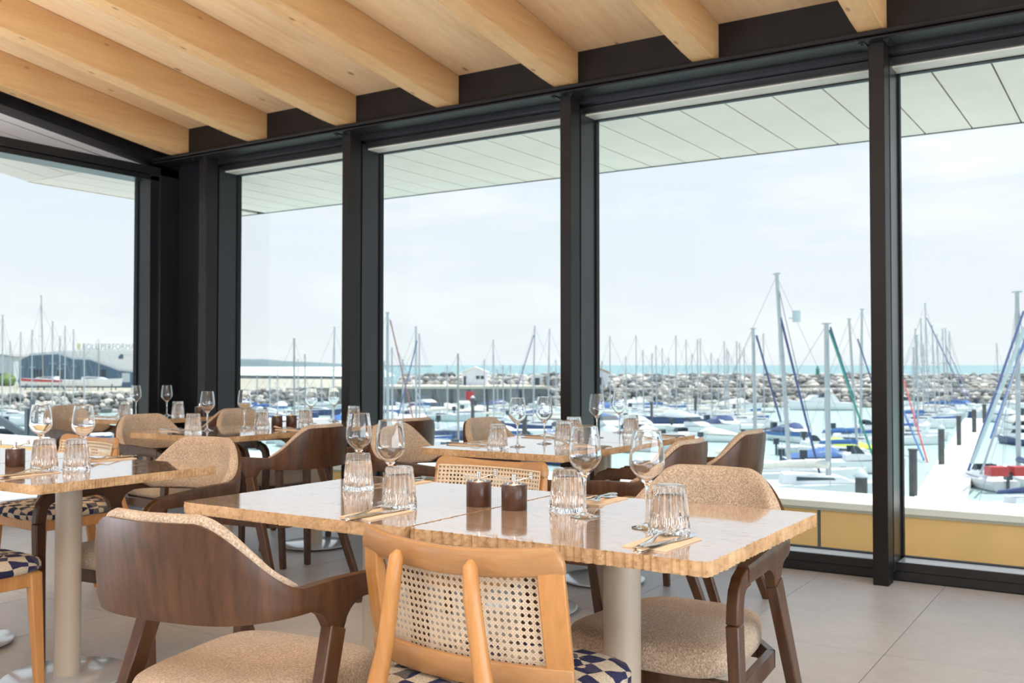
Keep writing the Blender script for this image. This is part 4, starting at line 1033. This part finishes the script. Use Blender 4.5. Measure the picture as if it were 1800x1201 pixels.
def sailboat(pxt, pyt, Z, head, key='white', rad=.055, mast='mast', cover=None, stay=None, L=None, pxb=None, spread=True, extra=None, free=False):
    pb_ = pxt if pxb is None else pxb
    if free:
        Z0_ = Z
        for k_ in range(0, 60):
            Zc = Z0_ + (k_ + 1) // 2 * (1 if k_ % 2 else -1) * .9
            if 46 < Zc < 103:
                Hc = zat(pyt, Zc) - WZ - .8; sc_ = L if L else min(1.0, max(.62, Hc / 9.5))
                q_ = atpx(pb_, Zc, WZ) + Matrix.Rotation(head, 3, 'Z') @ Vector((-.7 * sc_, 0, 0))
                if not hits(q_, head, 7.1 * sc_, 2.35 * sc_): Z = Zc; break
    zt = zat(pyt, Z); Hm = zt - WZ - .8
    base = atpx(pb_, Z, WZ)
    r = empty('sailboat', base, head)
    s_ = L if L else min(1.0, max(.62, Hm / 9.5)); me, dk, cb, cw = sail_set(key)
    # hull is shifted so that the mast stands ahead of amidships
    for nm, mm in (('hull', me), ('deck', dk), ('cabin', cb), ('cabin_window', cw)):
        o_ = link(nm, mm, r, (-.7 * s_, 0, 0)); o_.scale = (s_, s_, s_)
    top = atpx(pxt, Z, zt) - base; lean = Vector((top.x, top.y, 0)); lean.rotate(Matrix.Rotation(-head, 3, 'Z'))
    mo_ = link('mast', mk_mast(Hm, rad, M[mast]), r, (0, 0, .75 * s_)); 
    d = Vector((lean.x, lean.y, zt - WZ - .75 * s_)); mo_.scale = (1, 1, d.length); mo_.rotation_euler = d.to_track_quat('Z', 'Y').to_euler()
    if cover: o_ = link('sail_cover', cover_mesh(M[cover]), r); o_.scale = (s_, s_, s_)
    T_ = Vector((lean.x, lean.y, zt - WZ)); b = MB(); rr = max(.008, Z * .00012)
    b.tube([T_ * .985, (2.9 * s_, 0, .95 * s_)], rr, 3, False); b.tube([T_ * .99, (-4.1 * s_, 0, .75 * s_)], rr, 3, False)
    for sg in (-1, 1):
        mid = Vector((lean.x * .6, sg * .55 * s_, .75 * s_ + (zt - WZ - .75 * s_) * .58))
        b.tube([T_ * .97, mid, (-.1, sg * 1.05 * s_, .78 * s_)], rr, 3, False)
        if spread: b.tube([(lean.x * .58, 0, mid.z), mid], rr * 2.2, 4, False)
    b.build('rigging', M['rig'], r)
    if stay:
        for (qx, qy, qZ, col, th, pxs, pys) in stay:
            q = atpx(qx, qZ, zat(qy, qZ)) - base; q.rotate(Matrix.Rotation(-head, 3, 'Z'))
            p_ = atpx(pxs, Z, zat(pys, Z)) - base; p_.rotate(Matrix.Rotation(-head, 3, 'Z'))
            b = MB(); b.tube([p_, (p_ + q) / 2 + Vector((0, 0, -.03)), q], th, 6); b.build('furled_headsail', M[col], r, smooth=True)
    if extra: extra(r, Hm)
    sail_list.append((pxt, r, NAMES[KEYS.index(key)], mast, rad, Z, stay, cover, Hm)); boatpos.append((base + Matrix.Rotation(head, 3, 'Z') @ Vector((-.7 * s_, 0, 0)), head, 7.1 * s_, 2.35 * s_))
    return r
def hd(a): return YAW + R(a)          # 0 = bow pointing right in the picture, 90 = away from us
def reflector(r, Hm):
    t = MB(); t.lathe([(0, 0), (.15, 0), (.15, .42), (0, .42)], 10, (.28, 0, Hm * .86)); t.bar((0, 0, Hm * .88), (.2, 0, Hm * .88), .04, .04); t.build('radar_reflector', M['gel_grey'], r)
# big near masts
sailboat(1366, 480, 36, hd(-5), 'white', .085, stay=[(1448, 868, 34.5, 'navy', .045, 1372, 556), (1426, 760, 35.2, 'rig', .016, 1368, 500)], pxb=1387, extra=reflector, L=.9)
sailboat(1324, 577, 41, hd(-10), 'grey', .085, stay=[(1372, 742, 40, 'navy', .045, 1330, 590)], pxb=1328, cover='sailcream')
sailboat(1453, 568, 33, hd(-8), 'white', .10, stay=[(1532, 800, 32, 'teal', .035, 1458, 580), (1500, 700, 32.5, 'navy', .03, 1460, 575)], pxb=1455, cover='sailcream', L=.8)
sailboat(1493, 560, 46, hd(-12), 'white', .07, cover='blue', stay=[(1532, 670, 45, 'navy', .035, 1508, 596)], pxb=1506)
sailboat(1516, 543, 52, hd(-5), 'white', .07, pxb=1511, cover='blue')
sailboat(1789, 512, 38, hd(80), 'white', .10, L=.6, stay=[(1700, 826, 33, 'navy', .05, 1800, 548), (1722, 832, 34, 'rig', .045, 1802, 600), (1740, 770, 36, 'blue', .05, 1806, 585)], pxb=1788, cover='navy')
sailboat(1822, 548, 30, hd(10), 'white', .09, L=.5, cover='navy', stay=[(1706, 815, 31, 'gel_grey', .06, 1802, 575)])
for q in [(1627, 533, 62, 'stripe'), (1619, 560, 66, 'white'), (1609, 578, 70, 'white'), (1612, 589, 58, 'white'), (1606, 611, 55, 'white'), (1639, 572, 68, 'grey'), (1647, 588, 60, 'white'), (1657, 578, 76, 'navy'), (1662, 577, 64, 'white'), (1669, 583, 80, 'white'), (1623, 606, 74, 'white'), (1752, 604, 92, 'white')]:
    st = None
    if q[0] == 1627: st = [(1697, 700, 58, 'navy', .045, 1630, 560)]
    if q[0] == 1606: st = [(1630, 818, 46, 'red', .04, 1580, 640), (1622, 808, 46, 'blue', .05, 1574, 690)]
    if q[0] == 1662: st = [(1704, 700, 60, 'navy', .04, 1664, 610)]
    sailboat(q[0], q[1], q[2], hd(random.uniform(-12, 4) if q[2] < 70 else random.uniform(60, 100)), q[3], .055, cover=random.choice(['blue', 'sailcream', 'navy', None]), stay=st, pxb=q[0] + (0 if q[2] < 60 else 4), L=.6 if q[2] < 60 else .75, free=True)
far = [(1072, 591, 82), (1118, 589, 88), (1130, 615, 84), (1153, 607, 90), (1164, 612, 92), (1188, 590, 83), (1206, 597, 86), (1226, 597, 80), (1231, 595, 90), (1250, 621, 78), (1273, 600, 84), (1277, 614, 93), (1280, 617, 88), (1295, 600, 79), (1300, 603, 91), (1308, 614, 84), (1342, 587, 70), (1058, 635, 76), (1146, 621, 80),
       (681, 549, 46), (689, 611, 52), (675, 635, 60), (671, 641, 66), (731, 574, 52), (737, 587, 56), (708, 632, 62), (805, 622, 50), (867, 597, 70), (851, 632, 84), (884, 642, 74), (897, 642, 88), (919, 642, 78), (940, 573, 66), (966, 578, 72), (786, 642, 80), (977, 632, 92), (874, 649, 90), (1100, 626, 95), (1175, 628, 95), (1216, 622, 96), (1262, 630, 95),
       (517, 595, 58), (588, 575, 60), (536, 623, 72), (524, 631, 84), (488, 646, 78), (474, 655, 88), (452, 652, 92), (565, 648, 90),
       (4, 554, 60), (56, 580, 74), (36, 584, 80), (92, 565, 70), (105, 591, 82), (114, 573, 76), (129, 579, 78), (18, 600, 85), (148, 604, 72)]
for (a, c_, Z) in far:
    thick = {681: .075, 731: .06, 805: .055, 588: .06, 517: .06, 940: .055}.get(a, .050)
    st = None
    if a == 681: st = [(727, 738, 45, 'maroon', .035, 686, 563)]
    if a == 731: st = [(700, 732, 50, 'navy', .035, 733, 600)]
    if a == 737: st = [(757, 740, 50, 'rig', .03, 700, 620)]
    if a == 940: st = [(905, 695, 62, 'navy', .035, 938, 590)]
    key = random.choice(['white', 'white', 'white', 'grey', 'stripe', 'navy']) if a != 681 else 'white'
    sailboat(a, c_, Z, hd(random.choice([-14, -8, 170]) + random.uniform(-6, 6)), key, thick, 'mast_grey' if a in (517, 536, 805) else 'mast', random.choice(['blue', None, 'sailcream', 'sailcream', None]), stay=st, pxb=a + (-3 if a in (588, 940, 966) else 1), free=True)
# yacht ashore with a tall dark mast in the yard
def motor_set(key):
    if ('m', key) in SH: return SH[('m', key)]
    hm_ = {'white': (M['gel'], None), 'blue': (M['gel'], M['blue']), 'navy': (M['navy'], None), 'grey': (M['gel_grey'], None), 'red': (M['teal'], M['red'])}[key]
    me, rows = hull_mesh(5.0, 1.95, .62, hm_[0], stripe=hm_[1]); dk = deck_mesh(rows, M['gel'])
    b = MB(); b.prism([(-.5, .66), (1.5, .78), (.95, .98), (.45, 1.05), (-.3, 1.05), (-.5, .98)], 'y', -.62, .62); cb = b.mesh('cabin', M['gel'])
    b = MB(); b.prism([(.42, 1.04), (.46, 1.04), (.12, 1.42), (.08, 1.42)], 'y', -.6, .6); b.prism([(-.28, 1.05), (.42, 1.05), (.08, 1.40), (-.28, 1.40)], 'y', -.61, -.60); b.prism([(-.28, 1.05), (.42, 1.05), (.08, 1.40), (-.28, 1.40)], 'y', .60, .61); ws = b.mesh('windscreen', M['dark'])
    b = MB(); b.box(-2.85, -2.45, -.17, .17, .75, 1.18); b.box(-2.72, -2.58, -.06, .06, -.2, .8); ob = b.mesh('outboard_motor', M['dark'] if key != 'navy' else M['gel'])
    SH[('m', key)] = (me, dk, cb, ws, ob); return SH[('m', key)]
motor_list = []
def canopy(mat):
    k_ = ('cv', mat.name)
    if k_ not in SH:
        b = MB(); rows = []
        for i in range(7):
            a = PI * i / 6; rows.append([(-2.2, math.cos(a) * .85, .66 + .10 * math.sin(a)), (-.9, math.cos(a) * .8, .70 + .42 * math.sin(a)), (.4, math.cos(a) * .78, .72 + .62 * math.sin(a)), (1.1, math.cos(a) * .6, .78 + .22 * math.sin(a))])
        b.grid(rows); SH[k_] = b.mesh('canvas_cover', mat, smooth=True)
    return SH[k_]
def motorboat(p, head, key, s_=1.0, cov=None, px=None):
    r = empty('motorboat', p, head); me, dk, cb, ws, ob = motor_set(key)
    for nm, mm in (('hull', me), ('deck', dk), ('cabin', cb), ('windscreen', ws), ('outboard_motor', ob)):
        if cov and nm == 'windscreen': continue
        o_ = link(nm, mm, r); o_.scale = (s_,) * 3
    if cov: o_ = link('canvas_cover', canopy(M[cov]), r); o_.scale = (s_,) * 3
    boatpos.append((p, head, 5.3 * s_, 1.9 * s_)); motor_list.append((px, r, key, cov)); return r
rows_ = [((1046, 1345), 96, 0), ((1046, 1345), 87, 0), ((1046, 1350), 78, 0), ((1050, 1350), 70, 180), ((1582, 1800), 92, 0), ((1582, 1650), 80, 0), ((1700, 1800), 80, 180), ((1582, 1640), 66, 0), ((1715, 1800), 68, 180), ((1725, 1800), 57, 180), ((1582, 1630), 52, 0), ((668, 990), 74, 0), ((668, 990), 85, 0), ((668, 990), 56, 0), ((418, 600), 66, 0), ((418, 600), 90, 0), ((1380, 1530), 58, 0), ((1400, 1530), 50, 0), ((1360, 1530), 34, 0),
         ((672, 985), 101, 0), ((672, 985), 90, 180), ((672, 985), 79, 0), ((668, 990), 69, 180), ((668, 990), 60, 0), ((668, 990), 52, 180), ((668, 1000), 46, 0),
         ((418, 600), 96, 0), ((418, 600), 84, 180), ((418, 600), 72, 0), ((418, 600), 62, 180), ((418, 600), 54, 0),
         ((2, 236), 76, 0), ((0, 236), 66, 180), ((0, 236), 58, 0), ((0, 236), 50, 180),
         ((1046, 1330), 100, 0), ((1046, 1330), 91, 180), ((1046, 1345), 82, 0), ((1046, 1350), 74, 180), ((1050, 1330), 66, 0), ((1050, 1280), 58, 180), ((1100, 1240), 52, 0),
         ((1582, 1800), 98, 0), ((1582, 1640), 86, 0), ((1690, 1800), 86, 180), ((1582, 1640), 75, 0), ((1700, 1800), 74, 180), ((1582, 1632), 56, 0), ((1730, 1800), 62, 180), ((1582, 1625), 47, 0), ((1745, 1810), 52, 180), ((1590, 1615), 40, 0), ((1760, 1830), 44, 180)]
for (pa, pb), Z, h0 in rows_:
    step = 1.7 / Z * F; px = pa + random.uniform(0, step * .6)
    while px < pb:
        p = atpx(px, Z + random.uniform(-1.0, 1.0), WZ)
        s_ = random.uniform(.8, 1.12)
        for try_ in range(9):
            hh = hd(h0 + random.uniform(-18, 18) - 62 * (random.random() < .6)); s_ = random.uniform(.62, .95) if Z < 60 else random.uniform(.75, 1.1)
            if not hits(p, hh, 5.3 * s_, 1.9 * s_):
                motorboat(p, hh, random.choice(['white', 'white', 'white', 'white', 'blue', 'grey', 'grey', 'navy']), s_, random.choice([None, None, None, None, 'gel_grey', 'sailcream', 'sailcream', 'blue', 'navy']), px); break
        px += step * random.uniform(1.0, 1.35)
# particular boats
def cap_label(r, lb, cat='boat'): tag(r, lb, cat)
p = atpx(1418, 38.5, WZ); b1 = motorboat(p, hd(178), 'red', .52, None, None); motor_list.pop(); cap_label(b1, 'small boat with red and green hull beside the near masts', 'boat')
p = atpx(1446, 44, WZ); b2 = motorboat(p, hd(0), 'blue', .72, 'blue', None); motor_list.pop(); cap_label(b2, 'boat under a long blue cover in front of the post', 'boat')
p = atpx(1476, 48, WZ); b2b = motorboat(p, hd(185), 'white', .8, 'lime', None); motor_list.pop(); cap_label(b2b, 'white boat under a lime green cover on the near pontoon', 'boat')
p = atpx(1442, 100, WZ); b3 = motorboat(p, hd(180), 'white', 1.25, None, None); motor_list.pop(); cap_label(b3, 'large white cabin cruiser moored below the breakwater rocks', 'boat')
o_ = MB(); o_.prism([(-1.8, .75), (1.7, .85), (1.0, 1.5), (-1.2, 1.55)], 'y', -.75, .75); oo = o_.build('upper_cabin', M['gel'], b3)
p = atpx(1728, 37, WZ); b4 = motorboat(p, hd(92), 'white', .62, None, None); motor_list.pop(); cap_label(b4, 'boat stern with red cushions at the end of the pontoon', 'boat')
t = MB(); t.box(-1.9, -1.4, -.75, -.1, .62, .95); t.box(-1.9, -1.4, .1, .75, .62, .95); t.build('red_cushion', M['red'], b4)
for i, (px, Z, key) in enumerate(((1500, 40, 'white'), (1480, 54, 'white'), (1520, 60, 'blue'), (1660, 44, 'white'), (1770, 47, 'white'), (1430, 52, 'white'))):
    hh = hd(-8 + 6 * i)
    for dz in (0, 2, -2, 4, -4, 6, 8):
        if not hits(atpx(px, Z + dz, WZ), hh, 4.6, 1.7): motorboat(atpx(px, Z + dz, WZ), hh, key, .8, None, px); break
# boats ashore in the yard (left)
for px, Z, hh, key, lb in ((66, 108, 178, 'red', 'white and red racing yacht propped up on the quayside'), (166, 106, 2, 'white', 'long white hull propped up in front of the dark shed')):
    r = sailboat(70 if px == 66 else px + 7, 515 if px == 66 else 600, Z, hd(hh), 'red' if px == 66 else 'white', .06, 'mast_grey', pxb=76 if px == 66 else px + 8, L=.85)
    sail_list.pop(); r['label'] = lb; r['category'] = 'yacht'; dz = (-1.60 + .55) - WZ
    for ch in list(r.children):
        if ch.name.split('.')[0] in ('hull', 'deck', 'cabin', 'cabin_window'): ch.location.z += 0
    r.location.z = -1.15
    for ch in list(r.children):
        if ch.name.startswith('mast'): ch.scale.z -= dz + .2
        if ch.name.startswith('rigging'): ch.scale = (1, 1, (ch.dimensions.z - 0) and .72)
    t = MB(); 
    for dx in (-2.0, .2, 1.6): t.bar((dx, -.7, -.45), (dx, -.45, .2), .08, .08); t.bar((dx, .7, -.45), (dx, .45, .2), .08, .08)
    t.build('cradle', M['pile'], r)
ORD = ['leftmost', 'second', 'third', 'fourth', 'fifth', 'sixth', 'seventh', 'eighth', 'ninth', 'tenth', 'eleventh', 'twelfth', 'thirteenth', 'fourteenth', 'fifteenth', 'sixteenth', 'seventeenth', 'eighteenth', 'nineteenth', 'twentieth',
       'twenty-first', 'twenty-second', 'twenty-third', 'twenty-fourth', 'twenty-fifth', 'twenty-sixth', 'twenty-seventh', 'twenty-eighth', 'twenty-ninth', 'thirtieth']
for lo, hi, wn_ in windows_named:
    for i, it in enumerate(sorted([s for s in sail_list if lo <= s[0] < hi], key=lambda s: s[0])):
        tag(it[1], '%s, %s mast%s in the %s' % (it[2], ORD[i], '' if i == 0 else ' from the left', wn_), 'sailboat', 'moored sailboats')
    for i, it in enumerate(sorted([s for s in motor_list if lo <= s[0] < hi], key=lambda s: s[0])):
        cl = {'white': 'white', 'blue': 'blue-striped', 'grey': 'pale grey', 'navy': 'navy', 'red': 'red'}[it[2]]
        zz = (Vector((it[1].location.x, it[1].location.y, 0)).dot(FH)); row = 'farthest row' if zz > 90 else 'far row' if zz > 76 else 'middle row' if zz > 60 else 'near row'
        cv = ', %s cover' % {'blue': 'blue', 'sailcream': 'cream', 'navy': 'navy', 'gel_grey': 'grey'}[it[3]] if it[3] else ''
        o_ = ORD[i] if i < len(ORD) else 'rightmost'
        tag(it[1], '%s motorboat%s, %s from left, %s, %s' % (cl, cv, o_ if i else 'first', row, wn_), 'motorboat', 'moored motorboats')
# pilings
def piling(px, ytop, Z, wpx, label, conic):
    wd = wpx / F * Z; zt = zat(ytop, Z); r = tag(empty('mooring_piling', atpx(px, Z, WZ - .5)), label, 'piling', 'dark mooring pilings')
    h_ = zt - WZ + .5; t = MB(); t.lathe([(0, 0), (wd / 2, 0), (wd / 2, h_), (0, h_)], 14); t.build('pile', M['pile'], r, smooth=50)
    t = MB()
    if conic: t.lathe([(0, h_), (wd * .68, h_), (wd * .66, h_ + wd * .12), (wd * .12, h_ + wd * .7), (0, h_ + wd * .72)], 14)
    else: t.lathe([(0, h_), (wd * .62, h_), (wd * .62, h_ + .06), (0, h_ + .06)], 14)
    t.build('pile_cap', M['gel_grey'] if conic else M['pile'], r, smooth=50)
for a in [(1603, 792, 32, 14, 'thick dark piling just right of the last post', 0), (1653, 754, 42, 10.5, 'second dark piling along the pontoon in the rightmost bay', 1), (1684, 733, 52, 8, 'third dark piling along the pontoon in the rightmost bay', 0),
          (1711, 720, 62, 7.5, 'fourth dark piling along the pontoon in the rightmost bay', 1), (1729, 712, 72, 6.5, 'farthest dark piling along the pontoon in the rightmost bay', 0), (1512, 838, 31, 21, 'short fat piling with a conical white cap left of the last post', 1),
          (1145, 708, 72, 4.5, 'slim piling among boats behind the wine glasses of the far table', 0), (1222, 698, 76, 5, 'slim piling in the middle of the widest bay', 0), (831, 700, 62, 6.5, 'dark piling below the gabled hut', 1),
          (857, 704, 78, 4.5, 'small piling right of the hut, among motorboats', 0), (922, 732, 46, 9, 'piling rising behind the wine glass in the middle bay', 0), (1290, 712, 80, 4.5, 'thin piling at the right edge of the boat cluster', 0)]:
    piling(*a)
fl = tag(empty('flag', atpx(818, 63.5, WZ + 1.7)), 'small red flag flying over the motorboats', 'flag')
t = MB(); t.tube([(0, 0, -1.2), (0, 0, 1.2)], .02, 5); t.build('staff', M['mast'], fl)
t = MB(); t.grid([[(x_ * .1, .06 * math.sin(x_), 1.2 - z_ * .28) for z_ in range(3)] for x_ in range(8)]); t.build('cloth', M['red'], fl)
